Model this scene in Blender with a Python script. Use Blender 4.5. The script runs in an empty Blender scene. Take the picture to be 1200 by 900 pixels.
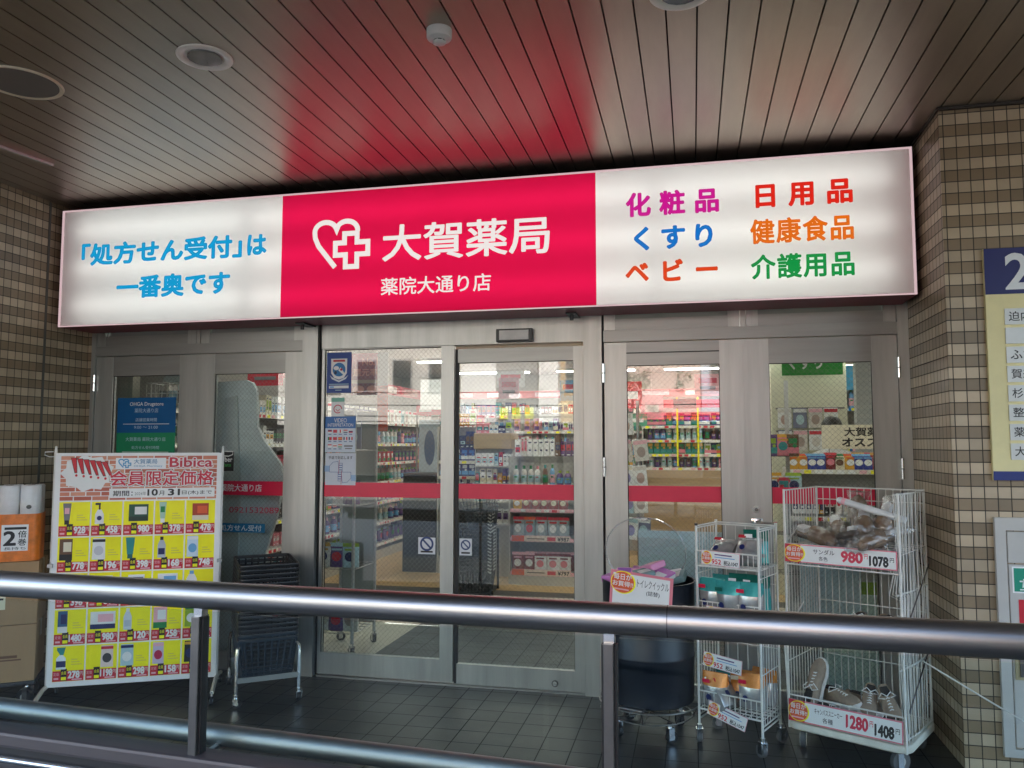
import bpy, bmesh, math, random
from mathutils import Vector, Matrix
random.seed(7)
R = math.radians
SC = bpy.context.scene
COL = SC.collection

# ------------------------------------------------------------------ camera, sky, sun, exposure
cam_d = bpy.data.cameras.new('camera'); cam = bpy.data.objects.new('camera', cam_d); COL.objects.link(cam)
cam.location = (0, 0, 1.5)
cam.rotation_euler = (R(90 + 4.304), 0, R(12.81))
cam_d.sensor_fit = 'HORIZONTAL'; cam_d.sensor_width = 36.0; cam_d.lens = 36.0 * 930 / 1200
cam_d.clip_start = 0.05; cam_d.clip_end = 2000
SC.camera = cam

SUN_EL, SUN_AZ = 50.0, 20.0            # the sun stands behind the building, a little to the right
w = bpy.data.worlds.new('World'); SC.world = w; w.use_nodes = True
wn = w.node_tree.nodes; wl = w.node_tree.links
bg = wn['Background']; sky = wn.new('ShaderNodeTexSky'); sky.sky_type = 'NISHITA'; sky.sun_disc = False
sky.dust_density = 2.0; sky.ozone_density = .6; sky.sun_elevation = R(SUN_EL); sky.sun_rotation = R(SUN_AZ)
wl.new(sky.outputs[0], bg.inputs[0]); bg.inputs[1].default_value = 0.15
sd = bpy.data.lights.new('sun', 'SUN'); sd.energy = 5.0; sd.angle = R(0.5); sd.color = (1, .95, .87)
sun = bpy.data.objects.new('sun', sd); COL.objects.link(sun)
sdir = Vector((math.sin(R(SUN_AZ)) * math.cos(R(SUN_EL)), math.cos(R(SUN_AZ)) * math.cos(R(SUN_EL)), math.sin(R(SUN_EL))))
sun.rotation_euler = sdir.to_track_quat('Z', 'Y').to_euler(); sun.location = (0, 30, 40)
vs = SC.view_settings; vs.view_transform = 'Standard'; vs.look = 'None'; vs.gamma = 1; vs.use_curve_mapping = False
EXPO = 2.72
vs.exposure = EXPO
SC.render.engine = 'CYCLES'
cy = SC.cycles; cy.use_denoising = True; cy.max_bounces = 10; cy.transparent_max_bounces = 40
cy.diffuse_bounces = 4; cy.glossy_bounces = 5; cy.transmission_bounces = 4
cy.caustics_reflective = False; cy.caustics_refractive = False; cy.sample_clamp_indirect = 6

# ------------------------------------------------------------------ materials
MC = {}
def newmat(name):
    m = bpy.data.materials.new(name); m.use_nodes = True
    nt = m.node_tree
    return m, nt, nt.nodes['Principled BSDF']
def M(name, col, rough=.5, metal=0., var=0., scale=12., bump=0., bscale=60., coat=0., stretch=None, alpha=1., spec=.5):
    """principled surface whose colour and gloss wander a little (dirt, wear)"""
    if name in MC: return MC[name]
    m, nt, b = newmat(name); n = nt.nodes; l = nt.links
    b.inputs['Base Color'].default_value = (*col, 1); b.inputs['Roughness'].default_value = rough
    b.inputs['Metallic'].default_value = metal; b.inputs['Coat Weight'].default_value = coat
    b.inputs['Specular IOR Level'].default_value = spec
    if var or bump:
        tc = n.new('ShaderNodeTexCoord'); mp = n.new('ShaderNodeMapping')
        if stretch: mp.inputs['Scale'].default_value = stretch
        l.new(tc.outputs['Object'], mp.inputs['Vector'])
    if var:
        nz = n.new('ShaderNodeTexNoise'); nz.inputs['Scale'].default_value = scale; nz.inputs['Detail'].default_value = 6
        nz.inputs['Roughness'].default_value = .65
        l.new(mp.outputs[0], nz.inputs['Vector'])
        mr = n.new('ShaderNodeMapRange'); mr.inputs['From Min'].default_value = .3; mr.inputs['From Max'].default_value = .7
        mr.inputs['To Min'].default_value = 1 - var; mr.inputs['To Max'].default_value = 1 + var
        l.new(nz.outputs[0], mr.inputs['Value'])
        mx = n.new('ShaderNodeVectorMath'); mx.operation = 'SCALE'; mx.inputs[0].default_value = col
        l.new(mr.outputs[0], mx.inputs['Scale']); l.new(mx.outputs[0], b.inputs['Base Color'])
        rr = n.new('ShaderNodeMapRange'); rr.inputs['To Min'].default_value = max(.03, rough - var * .35); rr.inputs['To Max'].default_value = min(1, rough + var * .35)
        l.new(nz.outputs[0], rr.inputs['Value']); l.new(rr.outputs[0], b.inputs['Roughness'])
    if bump:
        nb = n.new('ShaderNodeTexNoise'); nb.inputs['Scale'].default_value = bscale; nb.inputs['Detail'].default_value = 4
        l.new(mp.outputs[0], nb.inputs['Vector'])
        bp = n.new('ShaderNodeBump'); bp.inputs['Strength'].default_value = bump; bp.inputs['Distance'].default_value = .01
        l.new(nb.outputs[0], bp.inputs['Height']); l.new(bp.outputs[0], b.inputs['Normal'])
    MC[name] = m; return m
def ink(r, g, b, rough=.45):
    """printed ink / coloured plastic, sRGB 0-255 in"""
    k = 'ink_%d_%d_%d' % (r, g, b)
    lin = lambda c: ((c / 255) / 12.92 if c / 255 < .04045 else ((c / 255 + .055) / 1.055) ** 2.4)
    return M(k, (lin(r), lin(g), lin(b)), rough, var=.05, scale=9)
def emis(name, col, s):
    if name in MC: return MC[name]
    m, nt, b = newmat(name)
    b.inputs['Base Color'].default_value = (*[c * .2 for c in col], 1); b.inputs['Roughness'].default_value = .5; b.inputs['Specular IOR Level'].default_value = .2
    b.inputs['Emission Color'].default_value = (*col, 1); b.inputs['Emission Strength'].default_value = s
    MC[name] = m; return m
def glass(name, tint=(.93, .97, .96), wire=False, ior=1.45, rough=0., gain=1., film=0.):
    """thin pane: see-through plus mirror reflection on its outer faces; wire: fine diamond wire mesh cast in the pane"""
    if name in MC: return MC[name]
    m, nt, b = newmat(name); n = nt.nodes; l = nt.links; n.remove(b); out = n['Material Output']
    tr = n.new('ShaderNodeBsdfTransparent'); tr.inputs[0].default_value = (*tint, 1)
    gl = n.new('ShaderNodeBsdfGlossy'); gl.inputs['Roughness'].default_value = rough; gl.inputs[0].default_value = (1, 1, 1, 1)
    fr = n.new('ShaderNodeFresnel'); fr.inputs['IOR'].default_value = ior
    ge = n.new('ShaderNodeNewGeometry'); inv = n.new('ShaderNodeMath'); inv.operation = 'SUBTRACT'; inv.inputs[0].default_value = 1
    l.new(ge.outputs['Backfacing'], inv.inputs[1])
    mu = n.new('ShaderNodeMath'); mu.operation = 'MULTIPLY'; l.new(fr.outputs[0], mu.inputs[0]); l.new(inv.outputs[0], mu.inputs[1])
    mg = n.new('ShaderNodeMath'); mg.operation = 'MULTIPLY'; mg.inputs[1].default_value = gain; mg.use_clamp = True; l.new(mu.outputs[0], mg.inputs[0])
    mx = n.new('ShaderNodeMixShader'); l.new(mg.outputs[0], mx.inputs[0]); l.new(tr.outputs[0], mx.inputs[1]); l.new(gl.outputs[0], mx.inputs[2])
    last = mx
    if film:
        df = n.new('ShaderNodeBsdfDiffuse'); df.inputs[0].default_value = (.75, .75, .75, 1)
        m2 = n.new('ShaderNodeMixShader'); m2.inputs[0].default_value = film
        l.new(last.outputs[0], m2.inputs[1]); l.new(df.outputs[0], m2.inputs[2]); last = m2
    if wire:
        tc = n.new('ShaderNodeTexCoord'); sp = n.new('ShaderNodeSeparateXYZ'); l.new(tc.outputs['Object'], sp.inputs[0])
        lines = []
        for sgn in (1, -1):
            a = n.new('ShaderNodeMath'); a.operation = 'MULTIPLY_ADD'; a.inputs[1].default_value = sgn; l.new(sp.outputs['X'], a.inputs[0]); l.new(sp.outputs['Z'], a.inputs[2])
            p = n.new('ShaderNodeMath'); p.operation = 'PINGPONG'; p.inputs[1].default_value = .016; l.new(a.outputs[0], p.inputs[0])
            c = n.new('ShaderNodeMath'); c.operation = 'LESS_THAN'; c.inputs[1].default_value = .0004; l.new(p.outputs[0], c.inputs[0]); lines.append(c)
        o = n.new('ShaderNodeMath'); o.operation = 'MAXIMUM'; l.new(lines[0].outputs[0], o.inputs[0]); l.new(lines[1].outputs[0], o.inputs[1])
        dk = n.new('ShaderNodeBsdfDiffuse'); dk.inputs[0].default_value = (.22, .22, .21, 1)
        m3 = n.new('ShaderNodeMixShader'); l.new(o.outputs[0], m3.inputs[0]); l.new(last.outputs[0], m3.inputs[1]); l.new(dk.outputs[0], m3.inputs[2]); last = m3
    l.new(last.outputs[0], out.inputs[0]); MC[name] = m; return m
def tile_mat(name, light, dark, grout, su, sv, horizontal=False, gw=.0022, rough=.35, bumpd=.25, stripes=True, vary=.10, dirt=.5):
    """glazed square tiles laid in courses; walls use x+y against z, floors x against y"""
    if name in MC: return MC[name]
    m, nt, b = newmat(name); n = nt.nodes; l = nt.links
    tc = n.new('ShaderNodeTexCoord'); sp = n.new('ShaderNodeSeparateXYZ'); l.new(tc.outputs['Object'], sp.inputs[0])
    def mth(op, a, bb=None, c=None):
        q = n.new('ShaderNodeMath'); q.operation = op
        for i, v in enumerate((a, bb, c)):
            if v is None: continue
            if isinstance(v, (int, float)): q.inputs[i].default_value = v
            else: l.new(v, q.inputs[i])
        return q.outputs[0]
    if horizontal: u, v = sp.outputs['X'], sp.outputs['Y']
    else: u, v = mth('ADD', sp.outputs['X'], sp.outputs['Y']), sp.outputs['Z']
    un, vn = mth('DIVIDE', u, su), mth('DIVIDE', v, sv)
    fu, fv = mth('FLOOR', un), mth('FLOOR', vn)
    eu = mth('MULTIPLY', mth('PINGPONG', un, .5), su); ev = mth('MULTIPLY', mth('PINGPONG', vn, .5), sv)
    # pingpong is 0 at the tile edges
    edge = mth('MINIMUM', eu, ev)
    mask = n.new('ShaderNodeMapRange'); mask.inputs['From Min'].default_value = gw * .6; mask.inputs['From Max'].default_value = gw * 1.4
    l.new(edge, mask.inputs['Value'])
    cb = n.new('ShaderNodeCombineXYZ'); l.new(fu, cb.inputs[0]); l.new(fv, cb.inputs[1])
    wh = n.new('ShaderNodeTexWhiteNoise'); wh.noise_dimensions = '2D'; l.new(cb.outputs[0], wh.inputs['Vector'])
    alt = mth('FLOORED_MODULO', fv, 2) if stripes else wh.outputs['Value']
    c1 = n.new('ShaderNodeMix'); c1.data_type = 'RGBA'; c1.inputs['A'].default_value = (*light, 1); c1.inputs['B'].default_value = (*dark, 1); l.new(alt, c1.inputs['Factor'])
    nz = n.new('ShaderNodeTexNoise'); nz.inputs['Scale'].default_value = 3.5; nz.inputs['Detail'].default_value = 8; nz.inputs['Roughness'].default_value = .7; l.new(tc.outputs['Object'], nz.inputs['Vector'])
    fac = mth('ADD', mth('MULTIPLY_ADD', wh.outputs['Value'], vary * 2, 1 - vary), mth('MULTIPLY_ADD', nz.outputs[0], dirt, -dirt / 2))
    sc = n.new('ShaderNodeVectorMath'); sc.operation = 'SCALE'; l.new(c1.outputs['Result'], sc.inputs[0]); l.new(fac, sc.inputs['Scale'])
    c2 = n.new('ShaderNodeMix'); c2.data_type = 'RGBA'; c2.inputs['A'].default_value = (*grout, 1); l.new(sc.outputs[0], c2.inputs['B']); l.new(mask.outputs[0], c2.inputs['Factor'])
    l.new(c2.outputs['Result'], b.inputs['Base Color'])
    rg = n.new('ShaderNodeMapRange'); rg.inputs['To Min'].default_value = .85; rg.inputs['To Max'].default_value = rough; l.new(mask.outputs[0], rg.inputs['Value'])
    l.new(mth('ADD', rg.outputs[0], mth('MULTIPLY_ADD', nz.outputs[0], .3, -.15)), b.inputs['Roughness'])
    n2 = n.new('ShaderNodeTexNoise'); n2.inputs['Scale'].default_value = 90; n2.inputs['Detail'].default_value = 4; l.new(tc.outputs['Object'], n2.inputs['Vector'])
    bp = n.new('ShaderNodeBump'); bp.inputs['Strength'].default_value = bumpd; bp.inputs['Distance'].default_value = .003
    l.new(mth('ADD', mask.outputs[0], mth('ADD', mth('MULTIPLY', n2.outputs[0], .35), mth('MULTIPLY', wh.outputs['Value'], .3))), bp.inputs['Height']); l.new(bp.outputs[0], b.inputs['Normal'])
    MC[name] = m; return m

ALU = M('anodised_aluminium', (.44, .44, .415), .36, metal=.6, var=.16, scale=7, bump=.03, bscale=60, stretch=(1.6, 1.6, .12))
ALU_D = M('dull_aluminium', (.33, .33, .31), .38, metal=.6, var=.11, scale=7, stretch=(.15, 1, 1.6))
STEEL = M('brushed_steel', (.42, .415, .41), .35, metal=1, var=.22, scale=9, bump=.03, bscale=120, stretch=(.05, 1, 1))
STEEL_D = M('dark_steel', (.16, .15, .15), .38, metal=.9, var=.2, scale=10)
CHROME = M('chrome', (.75, .75, .74), .16, metal=1, var=.08, scale=30)
BLACK = M('black_rubber', (.012, .012, .013), .55, var=.3, scale=20)
BLACKP = M('black_plastic', (.02, .02, .022), .4, var=.3, scale=14)
WHITE_WIRE = M('white_coated_wire', (.72, .71, .66), .35, var=.15, scale=12)
WHITE_P = M('white_plastic', (.75, .74, .7), .4, var=.08, scale=8)
PAPER = M('white_paper', (.84, .84, .83), .6, var=.03)
GLASSW = glass('wired_glass', wire=True, gain=2.8)
GLASSR = glass('railing_glass', tint=(.90, .955, .955), gain=.5)
CLEAR = glass('clear_plastic', tint=(.95, .96, .96), ior=1.5, rough=.08, gain=1.6, film=.015)
FILM = glass('thin_film', tint=(.97, .97, .97), ior=1.4, rough=.05, gain=.7)
TILE = tile_mat('glazed_wall_tile', (.45, .352, .24), (.232, .168, .102), (.03, .025, .02), .0565, .0565, vary=.15, bumpd=.35)
FLOOR = tile_mat('dark_floor_tile', (.036, .037, .034), (.020, .022, .021), (.005, .005, .005), .152, .165, horizontal=True, gw=.0024, rough=.42, stripes=False, vary=.14, bumpd=.3, dirt=1.1)
CEIL = M('bronze_aluminium_plank', (.38, .325, .268), .38, metal=.95, var=.10, scale=7, bump=.02, bscale=90, stretch=(1, .15, 1))
RED = ink(222, 36, 74, .35)

# ------------------------------------------------------------------ mesh building
class MB:
    """collects shapes, each with a material, into ONE mesh object"""
    def __init__(self): self.v = []; self.f = []; self.m = []; self.mats = []; self.sm = []
    def mi(self, mat):
        if mat not in self.mats: self.mats.append(mat)
        return self.mats.index(mat)
    def add(self, vs_, fs, mat, smooth=False):
        o = len(self.v); i = self.mi(mat); self.v += [tuple(p) for p in vs_]
        for f in fs: self.f.append([o + k for k in f]); self.m.append(i); self.sm.append(smooth)
        return self
    def box(self, x0, x1, y0, y1, z0, z1, mat, bev=0.):
        if bev > 0:
            bm = bmesh.new(); bmesh.ops.create_cube(bm, size=1)
            for v in bm.verts: v.co = Vector(((x0 + x1) / 2 + v.co.x * (x1 - x0), (y0 + y1) / 2 + v.co.y * (y1 - y0), (z0 + z1) / 2 + v.co.z * (z1 - z0)))
            bmesh.ops.bevel(bm, geom=bm.edges[:], offset=bev, segments=2, affect='EDGES', profile=.6)
            return self.bm(bm, mat)
        v = [(x, y, z) for z in (z0, z1) for y in (y0, y1) for x in (x0, x1)]
        return self.add(v, [(0, 2, 3, 1), (4, 5, 7, 6), (0, 1, 5, 4), (2, 6, 7, 3), (0, 4, 6, 2), (1, 3, 7, 5)], mat)
    def bm(self, bm, mat, smooth=False):
        bm.verts.index_update(); self.add([v.co[:] for v in bm.verts], [[v.index for v in f.verts] for f in bm.faces], mat, smooth); bm.free(); return self
    def quad(self, a, b, c, d, mat): return self.add([a, b, c, d], [(0, 1, 2, 3)], mat)
    def cyl(self, c, r, h, mat, axis='z', n=20, r2=None, smooth=True):
        r2 = r if r2 is None else r2; A = []; B = []
        for i in range(n):
            t = 2 * math.pi * i / n; a, b = math.cos(t), math.sin(t)
            for L, rr, hh in ((A, r, -h / 2), (B, r2, h / 2)):
                p = {'z': (a * rr, b * rr, hh), 'y': (a * rr, hh, -b * rr), 'x': (hh, a * rr, b * rr)}[axis]
                L.append((c[0] + p[0], c[1] + p[1], c[2] + p[2]))
        self.add(A + B, [(i, (i + 1) % n, n + (i + 1) % n, n + i) for i in range(n)], mat, smooth)
        return self.add(A + B, [list(range(n))[::-1], list(range(n, 2 * n))], mat)
    def lathe(self, c, prof, mat, n=24, smooth=True):
        """prof: (radius, z) from bottom up, around z"""
        V = []; F = []
        for r, z in prof:
            for i in range(n):
                t = 2 * math.pi * i / n; V.append((c[0] + r * math.cos(t), c[1] + r * math.sin(t), c[2] + z))
        for k in range(len(prof) - 1):
            for i in range(n):
                j = (i + 1) % n; F.append((k * n + i, k * n + j, (k + 1) * n + j, (k + 1) * n + i))
        if prof[0][0] > 1e-5: F.append(list(range(n))[::-1])
        if prof[-1][0] > 1e-5: F.append(list(range((len(prof) - 1) * n, len(prof) * n)))
        return self.add(V, F, mat, smooth)
    def tube(self, pts, r, mat, n=6, closed=False):
        pts = [Vector(p) for p in pts]; N = len(pts); V = []; F = []; prev = None
        for i, p in enumerate(pts):
            if closed: d = (pts[(i + 1) % N] - pts[i - 1])
            else: d = (pts[min(i + 1, N - 1)] - pts[max(i - 1, 0)])
            d.normalize()
            a = prev - d * prev.dot(d) if prev is not None else d.orthogonal()
            if a.length < 1e-6: a = d.orthogonal()
            a.normalize(); prev = a; b = d.cross(a)
            for k in range(n):
                t = 2 * math.pi * (k + .5) / n; V.append(p + a * (r * math.cos(t)) + b * (r * math.sin(t)))
        for i in range(N if closed else N - 1):
            for k in range(n):
                j = (i + 1) % N; F.append((i * n + k, i * n + (k + 1) % n, j * n + (k + 1) % n, j * n + k))
        if not closed: F += [list(range(n))[::-1], list(range((N - 1) * n, N * n))]
        return self.add(V, F, mat, n > 5)
    def loft(self, secs, mat, cap=True, smooth=True):
        n = len(secs[0]); V = [p for s in secs for p in s]; F = []
        for k in range(len(secs) - 1):
            for i in range(n):
                j = (i + 1) % n; F.append((k * n + i, k * n + j, (k + 1) * n + j, (k + 1) * n + i))
        if cap: F += [list(range(n))[::-1], list(range((len(secs) - 1) * n, len(secs) * n))]
        return self.add(V, F, mat, smooth)
    def prism(self, poly, y0, y1, mat):
        """polygon in x,z pushed from y0 to y1"""
        n = len(poly); V = [(x, y0, z) for x, z in poly] + [(x, y1, z) for x, z in poly]
        return self.add(V, [list(range(n)), list(range(2 * n - 1, n - 1, -1))] + [(i, i + n, (i + 1) % n + n, (i + 1) % n) for i in range(n)], mat)
    def flat(self, poly, y, mat):
        """flat print facing -y"""
        a = sum(poly[i][0] * poly[(i + 1) % len(poly)][1] - poly[(i + 1) % len(poly)][0] * poly[i][1] for i in range(len(poly)))
        if a < 0: poly = poly[::-1]
        return self.add([(x, y, z) for x, z in poly], [list(range(len(poly)))], mat)
    def rect(self, x0, x1, z0, z1, y, mat): return self.flat([(x0, z0), (x1, z0), (x1, z1), (x0, z1)], y, mat)
    def disc(self, x, z, rx, rz, y, mat, n=20): return self.flat([(x + rx * math.cos(6.2832 * i / n), z + rz * math.sin(6.2832 * i / n)) for i in range(n)], y, mat)
    def text(self, s, x0, x1, z0, z1, y, mat, bold=0., keep=False, align='c', face=None):
        """writing facing -y, fitted to the box x0..x1, z0..z1; keep: hold the letter shape, only as wide as it needs"""
        cjk = bold >= .03 or any(ord(c) > 0x2000 for c in s); fat = bold if cjk else 0.
        v, f, bb = glyphs(s, 0. if cjk else bold)
        if not f: return self
        bb = (bb[0] - fat, bb[1] + fat, bb[2] - fat, bb[3] + fat)
        sx = (x1 - x0) / (bb[1] - bb[0]); sz = (z1 - z0) / max(bb[3] - bb[2], 1e-6)
        if keep:
            k = min(sx, sz); ww = (bb[1] - bb[0]) * k; hh = (bb[3] - bb[2]) * k
            x0 = {'c': (x0 + x1 - ww) / 2, 'l': x0, 'r': x1 - ww}[align]; z0 = (z0 + z1 - hh) / 2; sx = sz = k
        return self.stamp(v, f, x0 - bb[0] * sx, z0 - bb[2] * sz, sx, sz, y, mat, fat)
    def stamp(self, v, f, x0, z0, sx, sz, y, mat, fat):
        """a letter laid down once, or ringed with shifted copies when the writing is bold"""
        self.add([(x0 + a * sx, y, z0 + b * sz) for a, b in v], f, mat)
        if fat > .005:
            n = 8 if fat * sz > .0025 else 4; st = .00006 if n == 8 else .00003
            for k in range(n):
                t = 2 * math.pi * (k + .5) / n; ox, oz = fat * math.cos(t) * sx, fat * math.sin(t) * sz
                self.add([(x0 + a * sx + ox, y + st * (k + 1), z0 + b * sz + oz) for a, b in v], f, mat)
        return self
    def xf(self, mtx, start=0):
        for i in range(start, len(self.v)): self.v[i] = tuple(mtx @ Vector(self.v[i]))
        return self
    def mesh(self, name):
        me = bpy.data.meshes.new(name); me.from_pydata(self.v, [], self.f)
        for m in self.mats: me.materials.append(m)
        me.polygons.foreach_set('material_index', self.m); me.polygons.foreach_set('use_smooth', self.sm); me.update()
        if any(self.sm): me.set_sharp_from_angle(angle=R(40))
        return me
    def build(self, name, parent=None, loc=(0, 0, 0), rot=None, label=None, cat=None, group=None, kind=None):
        return link(self.mesh(name), name, parent, loc, rot, label, cat, group, kind)
def link(me, name, parent=None, loc=(0, 0, 0), rot=None, label=None, cat=None, group=None, kind=None):
    o = bpy.data.objects.new(name, me); COL.objects.link(o); o.location = loc
    if rot is not None: o.rotation_euler = rot
    if parent is not None: o.parent = parent
    return tag(o, label, cat, group, kind)
def tag(o, label=None, cat=None, group=None, kind=None):
    if label: o['label'] = label
    if cat: o['category'] = cat
    if group: o['group'] = group
    if kind: o['kind'] = kind
    return o
def thing(name, label, cat, loc=(0, 0, 0), rz=0., group=None):
    return link(None, name, None, loc, (0, 0, rz), label, cat, group)
def dup(o, loc=None, rot=None, label=None, group=None, parent=None):
    c = o.copy(); COL.objects.link(c)
    if parent is not None: c.parent = parent
    if loc is not None: c.location = loc
    if rot is not None: c.rotation_euler = rot
    if label: c['label'] = label
    if group: c['group'] = group
    for ch in list(o.children): dup(ch, parent=c)
    return c
GC = {}
def glyphs(s, bold=0.):
    k = (s, bold)
    if k in GC: return GC[k]
    cu = bpy.data.curves.new('writing', 'FONT'); cu.body = s; cu.resolution_u = 3; cu.offset = bold; cu.fill_mode = 'FRONT'
    o = bpy.data.objects.new('writing', cu); me = o.to_mesh()
    v = [(p.co.x, p.co.y) for p in me.vertices]; f = [tuple(p.vertices) for p in me.polygons]
    # letters face the reader: drop the winding that would turn a face away
    out = []
    for q in f:
        a = sum(v[q[i]][0] * v[q[(i + 1) % len(q)]][1] - v[q[(i + 1) % len(q)]][0] * v[q[i]][1] for i in range(len(q)))
        if abs(a) > 1e-9: out.append(q if a > 0 else q[::-1])
    o.to_mesh_clear(); bpy.data.objects.remove(o); bpy.data.curves.remove(cu)
    used = sorted({i for q in out for i in q})
    bb = (min(v[i][0] for i in used), max(v[i][0] for i in used), min(v[i][1] for i in used), max(v[i][1] for i in used)) if used else (0, 1, 0, 1)
    GC[k] = (v, out, bb); return GC[k]

# ------------------------------------------------------------------ the setting
def struct(name, mb, parent=None, kind='structure', loc=(0, 0, 0)):
    return mb.build(name, parent, loc=loc, kind=kind if parent is None else None)
ASPH = M('asphalt', (.04, .04, .041), .85, var=.25, scale=6, bump=.2, bscale=80)
PALE = M('pale_interior_paint', (.58, .56, .49), .6, var=.04, scale=2)
WOOD = M('light_wood_floor', (.55, .37, .18), .33, var=.18, scale=3, stretch=(6, .6, 1))
BEIGE = M('beige_floor', (.50, .45, .36), .35, var=.08, scale=4)
b = MB(); b.quad((-400, -400, -.02), (400, -400, -.02), (400, 400, -.02), (-400, 400, -.02), ASPH); struct('ground', b)
b = MB(); b.quad((-9, -.4, 0), (9, -.4, 0), (9, 4.86, 0), (-9, 4.86, 0), FLOOR); struct('entrance_floor', b)
b = MB(); b.box(-14, 14, -6.5, -.4, -.1, .0, M('bounce_paving', (.22, .21, .195), .8, var=.15, scale=5), .004); struct('bounce_forecourt', b)  # unseen pale ground, added to bounce daylight up to the ceiling
b = MB(); b.box(-14, 14, -13.5, -10.5, -.02, .12, M('pavement_concrete', (.20, .19, .175), .8, var=.15, scale=5), .01); struct('pavement', b)
b = MB(); b.quad((-5, 4.86, .001), (3.2, 4.86, .001), (3.2, 13.2, .001), (-5, 13.2, .001), WOOD)
b.quad((-5, 4.86, .005), (-2.24, 4.86, .005), (-2.24, 7.75, .005), (-5, 7.75, .005), BEIGE); b.quad((-2.24, 6.9, .005), (3.2, 6.9, .005), (3.2, 7.75, .005), (-2.24, 7.75, .005), BEIGE)
b.quad((-5, 7.75, .005), (3.2, 7.75, .005), (3.2, 8.02, .005), (-5, 8.02, .005), M('dark_threshold_strip', (.09, .09, .085), .5)); b.quad((-2.24, 4.86, .005), (3.2, 4.86, .005), (3.2, 6.9, .005), (-2.24, 6.9, .005), FLOOR)
struct('shop_floor', b)
b = MB(); GY = M('ceiling_backing', (.012, .011, .010), .8)
b.box(-5.6, 4.6, -.3, 4.86, 3.26, 3.28, GY); p0 = .0427 - 60 * .1165
HOLES = ((-1.998, 2.892), (-.017, 2.845))                       # cut-outs for the two recessed lights
for i in range(150):
    x = p0 + i * .1165
    if not -5.6 < x < 4.5: continue
    x0, x1 = x + .0035, x + .113; hit = [h for h in HOLES if x0 < h[0] + .1 and x1 > h[0] - .1]
    if not hit: b.box(x0, x1, -.3, 4.86, 3.14, 3.168, CEIL); continue
    h = hit[0]; n = 10
    for k in range(n):
        a0, a1 = x0 + (x1 - x0) * k / n, x0 + (x1 - x0) * (k + 1) / n; dx = abs((a0 + a1) / 2 - h[0])
        if dx < .098:
            dy = math.sqrt(.098 ** 2 - dx * dx); b.box(a0, a1, -.3, h[1] - dy, 3.14, 3.168, CEIL); b.box(a0, a1, h[1] + dy, 4.86, 3.14, 3.168, CEIL)
        else: b.box(a0, a1, -.3, 4.86, 3.14, 3.168, CEIL)
b.box(-5.6, 4.6, -.36, -.3, 3.0, 3.4, M('fascia_metal', (.2, .18, .16), .4, metal=.7, var=.1))
struct('ceiling', b)
b = MB(); CONC = M('pale_render', (.5, .48, .44), .8, var=.1, scale=2)
b.box(-5.6, 4.6, -.3, 18, 3.3, 10, CONC); struct('sun_block_storeys', b)  # unseen upper mass, added and sized to block sun and sky
# inside of the shop
b = MB()
b.box(-5.1, -5.0, 4.9, 13.3, 0, 2.9, PALE); b.box(3.2, 3.3, 4.96, 13.3, 0, 2.9, PALE); b.box(-5.0, 3.2, 13.2, 13.3, 0, 2.9, PALE)
struct('shop_inner_wall', b)
b = MB(); b.box(-5.1, 3.3, 4.97, 13.3, 2.66, 2.72, M('ceiling_board', (.78, .77, .73), .7, var=.03)); struct('shop_ceiling', b)
b = MB(); b.box(-5.1, 1.199, 4.88, 4.96, 2.46, 3.3, M('lintel_paint', (.12, .11, .10), .7, var=.1)); struct('lintel_wall', b)

# tiled walls either side of the entrance
b = MB(); b.box(-5.05, -4.22, 2.2, 4.96, 0, 3.139, TILE); b.box(-4.2235, -4.2165, 4.44, 4.458, 0, 3.13, M('expansion_joint', (.10, .095, .085), .7)); b.box(-4.2195, -4.182, 4.835, 4.95, 0, 3.13, TILE)
tag(b.build('tiled_wall'), 'long brown and beige tiled wall on the left side of the entrance', 'wall')
b = MB(); b.box(1.2, 6, 4.15, 5.0, 0, 3.125, TILE); b.box(1.19, 6, 4.135, 5.0, 3.126, 3.139, M('dark_trim', (.04, .035, .03), .5, metal=.4))
tag(b.build('tiled_pillar'), 'brown and beige tiled pillar at the right, carrying the blue floor directory', 'pillar')

for x0, x1, lb in ((.78, 2.8, 'unseen tiled pillar added behind the viewpoint to darken rail and glass reflections'),):
    b = MB(); b.box(x0, x1, -1.4, -.7, 0, 3.0, TILE); tag(b.build('reflection_pillar'), lb, 'pillar')  # unseen pillar, added to darken reflections in the handrail and right door

# ------------------------------------------------------------------ shop front
D = 4.845
front = thing('storefront', 'aluminium storefront with glazed doors and red bands under the lit sign', 'storefront', (-1.49, D, 0))
fx, fy = 1.49, -D
def fp(mb, name, parent=front, **k): return mb.build(name, parent, loc=(fx, fy, 0) if parent is front else (0, 0, 0), **k)
GAP = M('dark_gasket', (.015, .015, .015), .6)
b = MB()
b.box(-4.181, -4.15, D - .012, D + .1, 0, 2.46, ALU); b.box(1.14, 1.198, D - .012, D + .1, 0, 2.46, ALU)            # end jambs
b.box(-2.535, -2.424, D - .015, D + .1, 0, 2.46, ALU); b.box(-.65, -.536, D - .015, D + .1, 0, 2.46, ALU)             # mullions
b.box(-2.424, -2.399, D + .03, D + .1, 0, 2.46, GAP); b.box(-.536, -.526, D + .02, D + .1, 0, 2.46, GAP)
b.box(-4.15, -2.535, D - .006, D + .09, 2.122, 2.192, ALU_D); b.box(-.526, 1.14, D - .006, D + .09, 2.122, 2.192, ALU_D)    # transom bars
b.box(-2.399, -.65, D - .004, D + .09, 2.13, 2.46, ALU)                                                              # header over the sliding door
b.box(-4.15, -2.535, D - .006, D + .09, 2.40, 2.46, ALU_D); b.box(-.526, 1.14, D - .006, D + .09, 2.40, 2.46, ALU_D)
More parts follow.
